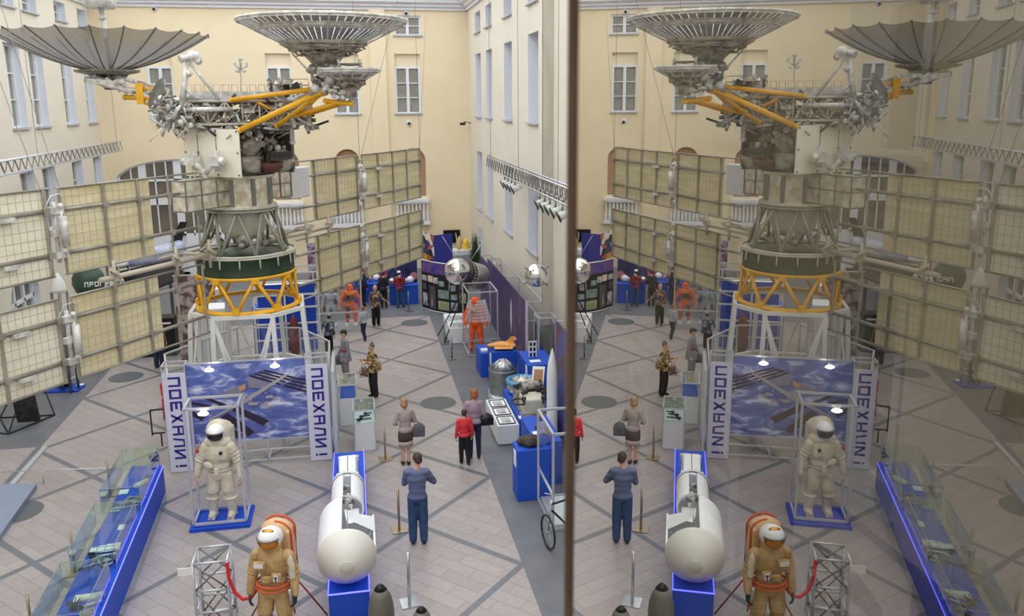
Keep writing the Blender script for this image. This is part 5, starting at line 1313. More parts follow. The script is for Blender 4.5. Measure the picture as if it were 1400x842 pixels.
for k in range(12):
    x = (1.4+.19*(k % 6)) if k < 6 else (-.5+.26*(k-6)); y = 33.7+.2*(k % 3) if k < 6 else 34.4+.2*(k % 3); z = .81 if k < 6 else .78
    mb = MB(); kk = k % 7
    if kk in (0, 4): mb.ball((x, y, z+.15), .15, 14)
    elif kk == 1: mb.lathe([(.12, z), (.11, z+.1), (.06, z+.24), (.001, z+.3)], (x, y, 0), 16)
    elif kk == 2: mb.box((x, y, z+.1), (.2, .18, .2)); mb.tube((x, y, z+.2), (x, y, z+.34), .03)
    elif kk == 3: mb.lathe([(.1, z), (.001, z+.3)], (x, y, 0), 16)
    elif kk == 5: mb.tube((x-.12, y, z+.08), (x+.12, y, z+.08), .08, n=14)
    else: mb.lathe([(.03, z), (.03, z+.1), (.14, z+.18), (.15, z+.19)], (x, y, 0), 18)
    tag(mb.build('exhibit_model', [M['steel'], M['whiteb'], M['kit'], M['steel'], M['whiteb'], M['kitd'], M['steel']][kk]), '%s on %s, %s' % (desc[kk], 'the far right blue table' if k < 6 else 'the far left blue table', ['at its left end', 'second from its left end', 'third from its left end', 'third from its right end', 'second from its right end', 'at its right end'][k % 6]), 'model', 'models on the far blue tables')
# ---- middle distance: suit showcase behind the satellite
t = thing('suit_showcase', 'wide aluminium-framed glass showcase with standing suits behind the satellite', 'showcase', (-1.1, 30.8, 0))
x0, x1, y0, y1 = -2.4, .1, 29.7, 30.9
mb = MB(); frame_box(mb, x0, y0, .03, x1, y1, 2.3, .05)
for x in (-1.55, ): mb.beam((x, y0, 0), (x, y0, 2.3), .045)
mb.beam((x0, y0, .75), (x1, y0, .75), .05); mb.build('frame', M['alu'], t)
MB().b2((x0, y0, .0), (x1, y1, .08)).build('base', mat('grey_base', (150, 150, 154), .5), t); MB().b2((x0+.03, y0-.004, .1), (x1-.03, y0, 2.25)).build('glass_walls', M['glass'], t)
# blue cabinets, tubes and steps seen through the stand
for (x, y, w_, d_, h, m_, lab, nm) in ((-3.05, 26.6, .5, .5, 1.9, 'blued', 'tall blue display block seen through the white stand legs, left one', 'display_block'), (-1.75, 26.4, .45, .5, 1.9, 'blued', 'tall blue display block seen through the white stand legs, right one', 'display_block'), (-4.4, 25.6, .9, .8, 2.2, 'whiteb', 'white display cabinet left behind the satellite stand', 'display_block'), (-2.4, 27.6, 1.9, .5, 2.4, 'whiteb', 'pale ribbed screen behind the satellite stand', 'display_block')):
    t = thing(nm, lab, 'display', (x, y, 0), group='display blocks behind the satellite stand')
    MB().b2((x-w_/2, y-d_/2, 0), (x+w_/2, y+d_/2, h)).build('body', M[m_], t, bevel=.01)
    mb = MB()
    for k in range(8): xx = x-w_/2+w_*(k+.5)/8; mb.b2((xx-.01, y-d_/2-.02, .05), (xx+.01, y-d_/2, h-.05))
    mb.build('rib', M['alu'], t)
t = thing('step_stand', 'white shelving frame of horizontal bars behind the yellow truss', 'shelf', (-2.2, 25.4, 0))
mb = MB()
for z in (.6, 1.1, 1.6, 2.1, 2.5, 2.9): mb.beam((-3.1, 25.3, z), (-1.2, 25.3, z), .05)
for x in (-3.1, -2.2, -1.2): mb.beam((x, 25.3, 0), (x, 25.3, 2.95), .05)
mb.build('bar', M['whitetube'], t); MB().b2((-3.0, 25.4, .7), (-1.3, 25.44, 2.8)).build('blue_backing', M['blue'], t)
tag(MB().lathe([(.18, 0), (.18, .05), (.1, .1), (.1, .7), (.16, .9), (.16, 1.5), (.1, 1.8), (.001, 1.95)], (-1.95, 25.0, 0), 20).build('rocket_model', mat('dark_red_enamel', (110, 34, 30), .4)), 'dark red rocket model glimpsed through the white stand legs', 'model')
# ---- left background behind the arrays
def vessel(px, py, Y, r):
    c = gy(px, py, Y); t = thing('descent_capsule', 'dark green round capsule with white lettering behind the left solar wings', 'capsule', V(c.x, c.y, 0))
    MB().lathe([(r*.45, -r*.95), (r*.8, -r*.75), (r, -.1), (r*.97, r*.25), (r*.8, r*.6), (r*.6, r*.78), (r*.62, r*.95), (r*.55, r)], c, 36).build('hull', mat('capsule_green', (58, 84, 66), .45, col2=(48, 72, 56), scale=3), t)
    mb = MB(); letters_mesh(mb, 'ПРОГРЕСС', c+V(.02, -r*1.03, -.12), V(.9, .2, 0).normalized(), V(0, 0, 1), .14, .15, .012, V(0, -1, 0), .7); mb.build('lettering', M['paper'], t)
    MB().lathe([(r*.4, -c.z), (r*.4, -r*.9)], c, 20).build('stand', M['kit'], t)
vessel(121, 383, 27.0, .47)
t = thing('shuttle_model', 'white and dark spaceplane model with its black underside by the left wall', 'model', (-6.9, 30.0, 0))
a = gy(165, 362, 30.5); b = gy(245, 340, 30.5)
mb = MB()
for k in range(12): s_ = k/11; mb.ball(a.lerp(b, s_), (.25, .3, .12+.2*sin(min(1, s_*1.4)*PI/2)), 12)
remeshed(mb, 'fuselage', mat('pale_blue_white', (200, 206, 222), .5, col2=(120, 132, 170), scale=1.5), .05, t, 2)
mb = MB(); mb.prism([a+V(0, -.2, -.25), b+V(0, -.4, -.3), b+V(.4, -1.4, -.75), a+V(1.2, -1.2, -.75), a+V(.2, -.4, -.55)], (0, 0, .06)); mb.prism([b+V(-.3, 0, .2), b+V(.1, 0, .25), b+V(.35, 0, .95), b+V(.1, 0, .95)], (0, .05, 0)); mb.build('wing', M['black'], t)
mb = MB(); mb.beam(a.lerp(b, .3)-V(0, 0, .3), V(a.lerp(b, .3).x, 30.5, 0), .1); mb.beam(a.lerp(b, .8)-V(0, 0, .3), V(a.lerp(b, .8).x, 30.5, 0), .1); mb.build('support', M['dsteel'], t)
for px, py, Y, lab, cone in ((80, 392, 25.0, 'white cone-nosed rocket model on dark box left of green capsule', .2), (160, 357, 30.0, 'white domed canopy exhibit right of green capsule', .34)):
    p = gy(px, py, Y); t = thing('cone_model', lab, 'model', (p.x, Y, 0), group='pale cone models by the left wall')
    MB().lathe([(cone*1.1, p.z-.15), (cone, p.z-.05), (cone*.8, p.z+.15), (cone*.3, p.z+.35), (.001, p.z+.42)], (p.x, Y, 0), 20).build('cone', M['whitetube'], t)
    mb = MB()
    for k in range(4): a = k*PI/2+.3; mb.tube((p.x+cone*cos(a), Y+cone*sin(a), p.z-.15), (p.x+cone*cos(a), Y+cone*sin(a), 0), .04)
    mb.build('support', M['dsteel'], t)
t = thing('display_cabinet', 'tall pale display cabinet behind the lower left solar wing', 'cabinet', (-5.3, 28.6, 0))
MB().b2((-5.9, 28.4, 0), (-4.6, 29.0, 2.1)).build('body', M['whiteb'], t); MB().b2((-5.8, 28.38, .9), (-4.7, 28.4, 2.0)).build('picture', patches('blue_white_photo', [(180, 190, 214), (90, 110, 160), (220, 224, 230), (60, 70, 110)], 3, noise=True), t)
t = thing('display_cabinet', 'dark bench with lit name strip under the spaceplane model', 'cabinet', (-6.6, 28.2, 0))
MB().b2((-7.8, 28.0, 0), (-6.0, 28.6, 1.3)).build('body', M['black'], t); MB().b2((-7.7, 27.99, 1.1), (-6.1, 28.0, 1.16)).build('dot_strip', M['paper'], t)
for px, py, Y, h, lab in ((262, 352, 27, 2.9, 'tall printed banner right of the spaceplane model'), (440, 318, 33, 2.8, 'violet printed banner above the showcase behind right wings'), (455, 345, 32.5, 2.3, 'brown group-photo banner behind lower right solar wing')):
    p = gy(px, py, Y); t = thing('printed_banner', lab, 'banner', (p.x, Y, 0), group='printed banners behind the solar wings')
    MB().b2((p.x-.6, Y, .1), (p.x+.6, Y+.03, h)).build('print', patches('banner_print_%d' % px, [(110, 80, 70), (70, 60, 60), (190, 170, 160), (50, 60, 110)] if px != 440 else [(70, 60, 110), (190, 180, 200), (110, 60, 90), (40, 44, 90)], 3, noise=True), t)
    MB().beam((p.x-.62, Y+.015, h), (p.x+.62, Y+.015, h), .04).beam((p.x-.62, Y+.015, 0.05), (p.x+.62, Y+.015, 0.05), .08).build('frame', M['alu'], t)
p = gz(88, 530); t = thing('turntable_model', 'small round black model with metal ring on low blue board', 'model', (p.x, p.y, .05))
MB().lathe([(.14, .06), (.16, .14), (.13, .26), (.2, .3), (.14, .36)], (p.x, p.y, 0), 24).build('drum', M['blackm'], t); mb = MB(); mb.ring((p.x, p.y, .33), .36, .02, 36); mb.ring((p.x, p.y, .33), .3, .015, 36)
for k in range(4): a = k*PI/2; mb.tube((p.x+.15*cos(a), p.y+.15*sin(a), .3), (p.x+.35*cos(a), p.y+.35*sin(a), .33), .012)
mb.build('ring', M['steel'], t)
mb = MB(); q = [gz(*c_) for c_ in ((62, 530), (76, 523), (117, 528), (106, 536), (60, 538))]; mb.prism(q, (0, 0, .05)); tag(mb.build('floor_board', M['blue']), 'low blue board on the grey floor under the black model', 'board')
tag(MB().box(gz(110, 528)+V(0, 0, .055), (.2, .15, .008)).build('caption_card', M['paper']), 'white card on low blue board at left', 'card')
# lunar probe on wire pyramid, cut by left edge
t = thing('black_wire_stand', 'black wire pyramid stand with dark grid panel under left wing', 'stand', gz(20, 560))
a, b, c, d = gz(-30, 590), gz(12, 594), gz(75, 568), gz(0, 572); ap = gz(50, 535)+V(0, 0, 1.0)
mb = MB()
for p, q in ((a, b), (b, c), (c, d), (b, ap), (c, ap), (d, ap), (b, d)): mb.tube(p+V(0, 0, .02), q+V(0, 0, .02 if q is not ap else 0), .02)
mb.build('frame', M['black'], t); mb = MB(); p = b.lerp(c, .35)+V(0, .2, .45); mb.box(p, (.55, .05, .8), Matrix.Rotation(rad(12), 3, 'X')); mb.build('grid_panel', patches('dark_grid', [(40, 40, 44), (60, 60, 64), (30, 30, 34)], 20), t)
# floor items at lower left: low channel, pale mat, thin barrier line
tag(MB().prism([gz(*p) for p in ((0, 668), (51, 668), (0, 740))], (0, 0, .12)).build('grey_platform', mat('grey_blue_platform', (136, 148, 172), .5)), 'grey-blue low platform corner at the left edge of the hall', 'platform')
tag(MB().tube(gz(-40, 664)+V(0, 0, .3), gz(200, 655)+V(0, 0, .3), .012).tube(gz(198, 655), gz(198, 655)+V(0, 0, .32), .014).tube(gz(60, 661), gz(60, 661)+V(0, 0, .3), .012).build('cable_barrier', M['alu']), 'thin horizontal metal line from counter to the left edge', 'barrier')
tag(MB().b2((-7.72, 18.3, 0), (-7.6, 20.7, .05)).build('floor_channel', M['alu']), 'pale metal channel on the floor left of the counter', 'channel')
tag(MB().lathe([(.1, 0), (.1, .55), (.06, .6), (.10, .66), (.11, .95), (.05, 1.03)], gz(229, 572), 16).build('fire_extinguisher', mat('bright_red', (214, 30, 36), .5)), 'bright red rounded extinguisher just left of the banner pillar', 'extinguisher')
t = thing('black_easel', 'small black metal easel left of the banner pillar foot', 'stand', gz(222, 610)); mb = MB(); p = gz(222, 610); mb.beam(p+V(-.2, 0, .3), p+V(-.2, 0, .95), .03); mb.beam(p+V(-.2, 0, .95), p+V(.1, 0, .95), .03); mb.beam(p+V(-.2, 0, .35), p+V(.1, 0, .35), .03); mb.beam(p+V(0, 0, 0), p+V(0, 0, .35), .03); mb.build('frame', M['black'], t)
# ---- hanging lighting trusses
def ltruss(lab, X, y0, y1, zt, zb, drops):
    t = thing('lighting_truss', lab, 'truss', (X, (y0+y1)/2, zb), group='hanging lighting trusses')
    d = zt-zb; mb = MB()
    e_ = .09
    for x in (X-e_, X+e_):
        for z in (zb, zt): mb.tube((x, y0, z), (x, y1, z), .024)
    mb.build('chord', M['alu'], t)
    mb = MB(); n = int((y1-y0)/.5)
    for i in range(n):
        ya, yb = y0+(y1-y0)*i/n, y0+(y1-y0)*(i+1)/n; ym = (ya+yb)/2
        for x in (X-e_, X+e_): mb.tube((x, ya, zb), (x, ym, zt), .012, n=5); mb.tube((x, ym, zt), (x, yb, zb), .012, n=5)
        mb.tube((X-e_, ya, zb), (X+e_, ym, zb), .008, n=5); mb.tube((X-e_, ya, zt), (X+e_, ym, zt), .008, n=5)
    mb.build('lattice', M['dsteel'], t)
    for y in drops: MB().tube((X, y, zt), (X, y, ZT), .008, n=5).build('hanging_wire', M['dsteel'], t)
ltruss('hanging aluminium truss with spotlights along the wall side beside the glass', 5.0, 13.0, 30.6, 6.20, 5.80, (14, 20, 25, 30.2))
ltruss('hanging aluminium truss along the left wall', -9.5, 20.0, 37.4, 6.68, 6.31, (22, 28, 37))
def par(y, z, lab):
    t = thing('stage_spotlight', lab, 'spotlight', (5.0, y, 5.75), group='spotlights under the hanging truss')
    c = V(5.0, y, z); ax = V(-.90, .10, -.42).normalized()
    MB().tube(c-ax*.16, c+ax*.10, .085, .11, 18).ball(c-ax*.16, .085, 12).build('housing', M['whitetube'], t)
    MB().tube(c+ax*.10, c+ax*.13, .15, n=18).build('barn_door', M['black'], t)
    MB().tube(c, V(5.0, y, 5.82), .018).box(V(5.0, y, 5.78), (.07, .05, .08)).tube(c+V(0, .15, 0), c+V(0, .12, .18), .012).build('yoke', M['dsteel'], t)
for i, y in enumerate((27.3, 26.7, 26.1, 25.5)): par(y, 5.52, ['farthest', 'second farthest', 'third farthest', 'nearest'][i]+' of four white spotlights in the distant cluster under the truss')
for i, y in enumerate((22.0, 21.4, 20.8, 20.2, 19.5)): par(y, 5.47, ['farthest', 'second farthest', 'middle', 'second nearest', 'nearest'][i]+' of five white spotlights in the near cluster under the truss')
# small wall cameras
for px, py, lab in ((211, 12, 'small wall camera near the cornice, left of the big dish'), (219, 171, 'small wall camera under the leftmost back window'), (559, 168, 'small wall camera under the back window nearest the corner'), (555, 18, 'small wall camera above the top window')):
    p = gy(px, py, YB); t = thing('wall_camera', lab, 'camera', (p.x, YB, p.z), group='small cameras on the back wall')
    MB().lathe([(.14, 0), (.12, .06), (.05, .1)], (p.x, YB, p.z), 16, R=Matrix.Rotation(rad(90), 3, 'X')).build('housing', M['cornice'], t); MB().ball((p.x, YB-.12, p.z-.02), .07, 10).build('lens', M['black'], t)
p = gx(640, 192, XR); t = thing('wall_camera', 'small bracket camera in the corner of the right wall', 'camera', (XR, 40.3, p.z)); MB().tube((XR, 40.4, 7.2), (XR-.35, 40.4, 7.25), .03).build('bracket', M['kit'], t); MB().box((XR-.4, 40.4, 7.15), (.25, .12, .12)).build('housing', M['blackm'], t)
# ================================================================== PEOPLE AND SUITS
def cap(mb, p, q, r1, r2=None):
    r2 = r1 if r2 is None else r2
    mb.tube(p, q, r1, r2, 12); mb.ball(p, r1, 12); mb.ball(q, r2, 12)
def hand(mb, wrist, d, thumb, nrm, curl=.5, k=1.0):
    d = d.normalized(); thumb = (thumb-d*thumb.dot(d)).normalized(); nrm = d.cross(thumb).normalized()*(1 if nrm > 0 else -1)
    Rm = Matrix((thumb, nrm, d)).transposed()
    mb.ball(wrist+d*.045*k, (.040*k, .018*k, .052*k), 12, R=Rm); mb.tube(wrist-d*.03, wrist+d*.03, .025*k, .028*k, 10)
    for i, (o, L) in enumerate(((.029, .070), (.010, .080), (-.009, .074), (-.027, .058))):
        a = wrist+d*.085*k+thumb*o*k; b = a+(d*cos(curl)+nrm*sin(curl))*L*.52*k; c = b+(d*cos(curl*2)+nrm*sin(curl*2))*L*.48*k
        cap(mb, a, b, .0105*k, .010*k); cap(mb, b, c, .010*k, .008*k)
    a = wrist+d*.02*k+thumb*.03*k; b = a+(thumb*.7+d*.7+nrm*.2)*.038*k; c = b+(thumb*.25+d*.9+nrm*.35)*.032*k
    cap(mb, a, b, .0125*k, .011*k); cap(mb, b, c, .011*k, .009*k)
DEF = dict(Le=(-.235, .03, 1.12), Lw=(-.25, -.05, .87), Re=(.235, .03, 1.12), Rw=(.25, -.05, .87), Lk=(-.095, -.02, .50), La=(-.10, .02, .085), Rk=(.095, -.02, .50), Ra=(.10, .02, .085), head=(0, 0), lean=0.0)
def human(label, gx_, gy_, rz, h, outfit, pose={}, hairm='hair_brown', hairst='short', vox=.011, z=0.0, skin='skin', fem=False, group=None):
    J = dict(DEF); J.update(pose); s = h/1.76
    t = thing('person', label, 'person', (gx_, gy_, z), rad(rz), group=group)
    X = ORG[t.name] @ Matrix.Scale(s, 4)
    def mbx(): m = MB(); m.X = X; return m
    P = {k: V(*J[k]) for k in ('Le', 'Lw', 'Re', 'Rw', 'Lk', 'La', 'Rk', 'Ra')}
    ly = J['lean']; S_ = lambda p: V(p[0], p[1]-ly*max(0, p[2]-.95), p[2])
    SL, SR = S_((-.175 if not fem else -.155, 0, 1.41)), S_((.175 if not fem else .155, 0, 1.41)); HL, HR = V(-.085, 0, .92), V(.085, 0, .92)
    hx, hy = J['head']; hc = S_((0, -.015, 1.645))+V(hx*.03, -hy*.04, -hy*.015)
    Rh = Matrix.Rotation(-hx, 3, 'Z') @ Matrix.Rotation(hy, 3, 'X')
    ck = 1.0 if not fem else .92
    def torso(m, g):
        m.ball(S_((0, 0, 1.28)), (.165*ck+g, .115*ck+g, .21), 16); m.ball(S_((0, .0, 1.10)), (.142*ck+g, .105*ck+g, .16), 16); m.ball(V(0, .01, .95), (.162+g, .118+g, .12), 16)
        cap(m, SL+V(.03, 0, -.01), SR+V(-.03, 0, -.01), .062+g)
        if fem: m.ball(S_((-.07, -.09, 1.27)), .065+g, 10); m.ball(S_((.07, -.09, 1.27)), .065+g, 10)
    def arms(m, g, upto=1.0):
        for a, b, c in ((SL, P['Le'], P['Lw']), (SR, P['Re'], P['Rw'])):
            cap(m, a, b, .052+g, .041+g); cap(m, b, b.lerp(c, upto), .041+g, .041+g+(.029-.041)*upto)
    def legs(m, g, upto=1.0, g2=None):
        g2 = g if g2 is None else g2
        for a, b, c in ((HL, P['Lk'], P['La']), (HR, P['Rk'], P['Ra'])): cap(m, a, b, .085+g, .056+g2); cap(m, b, b.lerp(c, upto), .056+g2, .038+g2)
    body = mbx(); torso(body, 0); arms(body, 0); legs(body, 0)
    cap(body, S_((0, .01, 1.42)), hc+V(0, .02, -.07), .056, .05)
    body.ball(hc, (.076, .094, .115), 16, R=Rh)
    H = lambda x, y, z_: hc+Rh @ V(x, y, z_)
    body.ball(H(0, -.035, -.06), (.053, .058, .055), 12, R=Rh); body.ball(H(0, -.098, -.012), (.013, .020, .024), 8, R=Rh); body.ball(H(0, -.088, -.055), (.024, .012, .009), 8, R=Rh)
    for q in (-1, 1): body.ball(H(q*.078, .0, -.005), (.012, .02, .032), 8, R=Rh); body.ball(H(q*.03, -.082, .025), (.02, .014, .012), 8, R=Rh)
    for a, b, tn, sgn in ((P['Le'], P['Lw'], 1, -1), (P['Re'], P['Rw'], -1, 1)): hand(body, b, b-a, V(tn*.35, -1, .15), -1 if sgn < 0 else 1, .45)
    for c in (P['La'], P['Ra']): body.ball(c+V(0, -.06, -.045), (.042, .115, .04), 10)
    remeshed(body, 'body', M[skin], vox*s if vox > .01 else vox, t, 1)
    ey = mbx()
    for q in (-1, 1): ey.ball(H(q*.031, -.089, .008), .0105, 8, R=Rh)
    ey.build('eyes', M['black'], t)
    if outfit.get('top'):
        m = mbx(); torso(m, .02); arms(m, .017, outfit.get('sleeve', .96))
        if outfit.get('long'): 
            m.tube((0, .01, 1.0), (0, .01, outfit['long']), .165, .20, 20)
        m.tube((0, .0, 1.40-0), (0, .01, 1.47), .09, .065, 14)
        remeshed(m, outfit.get('topname', 'shirt'), outfit['top'], .014, t, 3)
    if outfit.get('legs'):
        m = mbx(); m.ball((0, .01, .93), (.175, .135, .12), 16); legs(m, outfit.get('fit', .016), .97, outfit.get('fit2', .026)); remeshed(m, 'trousers', outfit['legs'], .014, t, 2)
    if outfit.get('skirt'):
        m = mbx(); a, b, hem = outfit['skirt']; m.lathe([(.15, 1.02), (.175, .93), (.19, .80), (.185, a)], n=24, R=Matrix.Scale(.74, 3, V(0, 1, 0))); m.build('skirt', b, t)
        if hem: m = mbx(); m.lathe([(.185, a), (.19, a-.13)], n=24, R=Matrix.Scale(.74, 3, V(0, 1, 0))); m.build('skirt_hem', hem, t)
    if outfit.get('belt'):
        m = mbx(); m.lathe([(.168, 1.06), (.172, 1.10), (.168, 1.12)], n=24, R=Matrix.Scale(.8, 3, V(0, 1, 0)), capa=False, capb=False); m.build('belt', outfit['belt'], t)
    for c in (P['La'], P['Ra']):
        m = mbx(); m.ball(c+V(0, -.055, -.045), (.047, .13, .042), 12); m.ball(c+V(0, .02, -.02), (.046, .05, .05), 10); remeshed(m, 'shoe', outfit.get('shoe', M['black']), .012, t, 1)
    if hairst != 'none':
        m = mbx(); m.ball(H(0, .022, .03), (.087, .092, .098), 16, R=Rh)
        if hairst == 'bob': m.ball(H(0, .035, -.035), (.098, .075, .105), 14, R=Rh); m.ball(H(-.07, .0, -.03), (.03, .055, .085), 10, R=Rh); m.ball(H(.07, .0, -.03), (.03, .055, .085), 10, R=Rh)
        if hairst == 'bun': m.ball(H(0, .07, .10), .05, 12)
        if hairst == 'short': m.ball(H(0, .05, -.02), (.078, .055, .07), 12, R=Rh)
        remeshed(m, 'hair', M[hairm], .011, t, 1)
    if outfit.get('cap'):
        m = mbx(); m.ball(H(0, .01, .055), (.096, .105, .075), 16, R=Rh); m.ball(H(0, -.09, .045), (.06, .06, .014), 12, R=Rh); remeshed(m, 'cap', outfit['cap'], .011, t, 1)
    return t, X
M['hair_brown'] = mat('hair_brown', (62, 46, 40), .6); M['hair_blond'] = mat('hair_blond', (186, 146, 104), .55, col2=(150, 112, 78), scale=30); M['hair_ginger'] = mat('hair_ginger', (176, 104, 52), .55, col2=(140, 78, 40), scale=30); M['hair_grey'] = mat('hair_grey', (120, 110, 104), .6, col2=(60, 52, 50), scale=20)
jeans = mat('blue_jeans', (52, 82, 122), .8, col2=(38, 62, 98), scale=7); djeans = mat('dark_jeans', (34, 46, 76), .8, col2=(26, 36, 62), scale=7)
blk = mat('black_cloth', (24, 24, 28), .8)
def stripes_mat(name, a, b, sc):
    m = bpy.data.materials.new(name); m.use_nodes = True; nt = m.node_tree; p = nt.nodes['Principled BSDF']; p.inputs['Roughness'].default_value = .85
    tc = nt.nodes.new('ShaderNodeTexCoord'); w_ = nt.nodes.new('ShaderNodeTexWave'); w_.bands_direction = 'Z'; w_.inputs['Scale'].default_value = sc; w_.inputs['Distortion'].default_value = 1.0
    r = nt.nodes.new('ShaderNodeValToRGB'); r.color_ramp.elements[0].color = lin(a); r.color_ramp.elements[1].color = lin(b)
    nt.links.new(tc.outputs['Object'], w_.inputs['Vector']); nt.links.new(w_.outputs['Fac'], r.inputs['Fac']); nt.links.new(r.outputs['Color'], p.inputs['Base Color']); return m
fold = dict(Le=(-.30, -.10, 1.17), Lw=(-.08, -.26, 1.22), Re=(.235, -.08, 1.16), Rw=(.05, -.27, 1.26))
human('man in striped blue sweater and jeans, seen from behind beside the capsule model', .92, 14.42, 172, 1.82, dict(top=stripes_mat('blue_stripe_knit', (80, 90, 120), (102, 112, 144), 2.4), topname='sweater', legs=jeans, fit2=.034), dict(fold, head=(-.5, .35)), 'hair_brown')
t1, X1 = human('woman with blond bob in grey jacket and brown skirt, seen from behind', .92, 17.95, 190, 1.62, dict(top=mat('grey_beige_jacket', (170, 156, 148), .85), topname='jacket', skirt=(.66, mat('brown_skirt', (76, 60, 60), .8), mat('beige_hem', (176, 158, 142), .8)), sleeve=.9), dict(Le=(-.26, -.03, 1.14), Lw=(-.16, -.20, 1.08), Re=(.27, .0, 1.14), Rw=(.2, -.18, 1.05), Lk=(-.07, -.02, .5), La=(-.06, .02, .085), Rk=(.07, -.03, .5), Ra=(.07, -.04, .085), head=(.1, .25)), 'hair_blond', 'bob', fem=True)
t2, X2 = human('woman with ginger hair in lilac sweater and jeans beside the red-shirted boy', 2.52, 18.0, 176, 1.70, dict(top=mat('lilac_knit', (164, 142, 156), .9), topname='sweater', legs=djeans, fit=.01, fit2=.016), dict(Le=(-.24, .0, 1.13), Lw=(-.18, -.18, 1.0), Re=(.25, .0, 1.13), Rw=(.2, -.16, 1.0), head=(-.3, .2)), 'hair_ginger', 'bob', fem=True)
human('boy in red shirt and black trousers walking beside woman in lilac sweater', 2.25, 17.72, 186, 1.34, dict(top=mat('red_shirt', (214, 52, 58), .75), legs=blk), dict(Lk=(-.09, -.05, .5), La=(-.09, .1, .09), Rk=(.09, -.08, .5), Ra=(.09, -.06, .085)), 'hair_brown')
t5, X5 = human('woman with grey bun in gold patterned blouse, looking at her hands', .32, 22.68, -62, 1.58, dict(top=patches('gold_print', [(150, 122, 72), (90, 74, 44), (190, 164, 110), (60, 62, 40), (170, 140, 84)], 16), topname='blouse', legs=blk, fit2=.04, long=.84), dict(Le=(-.22, -.05, 1.12), Lw=(-.09, -.30, 1.24), Re=(.22, -.05, 1.12), Rw=(.08, -.30, 1.22), head=(.1, .3)), 'hair_grey', 'bun', fem=True)
t6, X6 = human('person in long grey uniform with red belt and dark cap, holding a grey bag', -.46, 24.15, -70, 1.62, dict(top=mat('grey_uniform', (140, 140, 150), .85), topname='coat', legs=mat('grey_uniform_trousers', (132, 130, 138), .85), fit2=.04, long=.72, belt=mat('red_belt', (170, 30, 50), .6), cap=mat('black_cap', (34, 32, 36), .7)), dict(Le=(-.26, .0, 1.13), Lw=(-.28, -.12, .92), head=(.1, .1)), 'hair_brown')
human('small boy in pale grey shirt and dark jeans walking past the orange suit', .14, 28.5, 215, 1.24, dict(top=mat('pale_grey_shirt', (176, 182, 190), .85), legs=djeans), dict(Lk=(-.09, -.14, .5), La=(-.09, -.02, .1), Rk=(.09, .02, .5), Ra=(.09, .22, .12), Lw=(-.2, -.2, .95)), 'hair_ginger')
human('woman with long fair hair in brown patterned blouse facing the gallery', .62, 30.4, 12, 1.56, dict(top=patches('brown_print', [(120, 92, 76), (70, 54, 48), (160, 130, 104), (90, 70, 56)], 14), topname='blouse', legs=blk, fit2=.04, long=.84), dict(Lw=(-.2, -.14, .92), Re=(.30, -.02, 1.14), Rw=(.46, -.12, 1.02), head=(.2, .0)), 'hair_blond', 'bob', fem=True)
human('man in dark red jacket and jeans at the blue table, seen from behind', 1.66, 33.0, 180, 1.50, dict(top=mat('dark_red_jacket', (120, 22, 40), .7), topname='jacket', legs=jeans, fit2=.03, cap=mat('white_cap', (226, 226, 228), .7)), dict(Le=(-.28, -.06, 1.14), Lw=(-.2, -.3, 1.08), Re=(.28, -.06, 1.14), Rw=(.2, -.3, 1.08), lean=.25, Lk=(-.13, -.02, .5), La=(-.17, .02, .085)))
human('person in black at the left shoulder of the red-jacket man', 1.02, 33.1, 170, 1.5, dict(top=blk, topname='jacket', legs=blk), dict(Lw=(-.15, -.28, 1.1), lean=.2))
human('person in navy jacket standing behind the woman in brown blouse', .15, 33.6, 150, 1.6, dict(top=mat('navy_jacket', (30, 36, 66), .8), topname='jacket', legs=blk), dict(lean=.3), 'hair_brown')
human('person in navy shirt between the two far blue tables', 1.5, 35.15, 160, 1.5, dict(top=mat('mid_navy', (40, 50, 90), .8), legs=blk), dict(lean=.2), 'hair_brown')
human('person in grey and white mottled jacket and cap near the suit showcase', -1.02, 26.9, 160, 1.40, dict(top=patches('mottled_grey', [(200, 200, 204), (90, 92, 98), (150, 150, 156), (60, 60, 66)], 14), topname='jacket', legs=blk, cap=mat('grey_cap', (150, 150, 150), .7)), dict(lean=.25, Re=(.3, -.06, 1.2), Rw=(.45, -.2, 1.0)))
p = gz(219, 503); human('person in dark jeans mostly hidden behind the left solar wing', p.x, p.y, 160, 1.74, dict(top=mat('brown_pullover', (120, 96, 80), .85), topname='pullover', legs=djeans, fit2=.034), {}, 'hair_brown')
# bags
def bag(lab, X, c, sz, m_, strap, cat='bag'):
    c = X @ V(*c); q = MB()
    t = thing('handbag', lab, cat, c-V(0, 0, sz[2]/2))
    q.ball(c, (sz[0]/2, sz[1]/2, sz[2]/2), 12); q.box(c-V(0, 0, sz[2]*.12), (sz[0]*.92, sz[1]*.8, sz[2]*.7)); remeshed(q, 'bag_body', m_, .012, t, 2)
    MB().path([c+V(-sz[0]*.3, 0, sz[2]*.35), X @ V(*strap)+V(-.03, 0, 0), X @ V(*strap)+V(.03, 0, 0), c+V(sz[0]*.3, 0, sz[2]*.35)], .010, 6).build('strap', m_, t)
bag('grey handbag hanging at the right side of the blond woman', X1, (-.34, .02, .90), (.30, .16, .34), mat('grey_leather', (88, 88, 94), .5), (-.26, -.02, 1.12))
bag('black handbag at the right hip of woman in lilac sweater', X2, (-.30, -.02, .98), (.34, .2, .28), mat('black_leather', (22, 22, 26), .35), (-.22, 0, 1.18))
bag('patterned cloth bag held before woman in gold blouse', X5, (-.1, -.28, .86), (.26, .2, .3), patches('brown_white_print', [(120, 90, 84), (190, 170, 160), (84, 62, 62)], 18), (-.1, -.28, 1.1))
bag('tan shoulder bag behind woman in gold blouse', X5, (.0, .2, .98), (.18, .12, .28), mat('tan_leather', (168, 146, 106), .6), (.0, .12, 1.3))
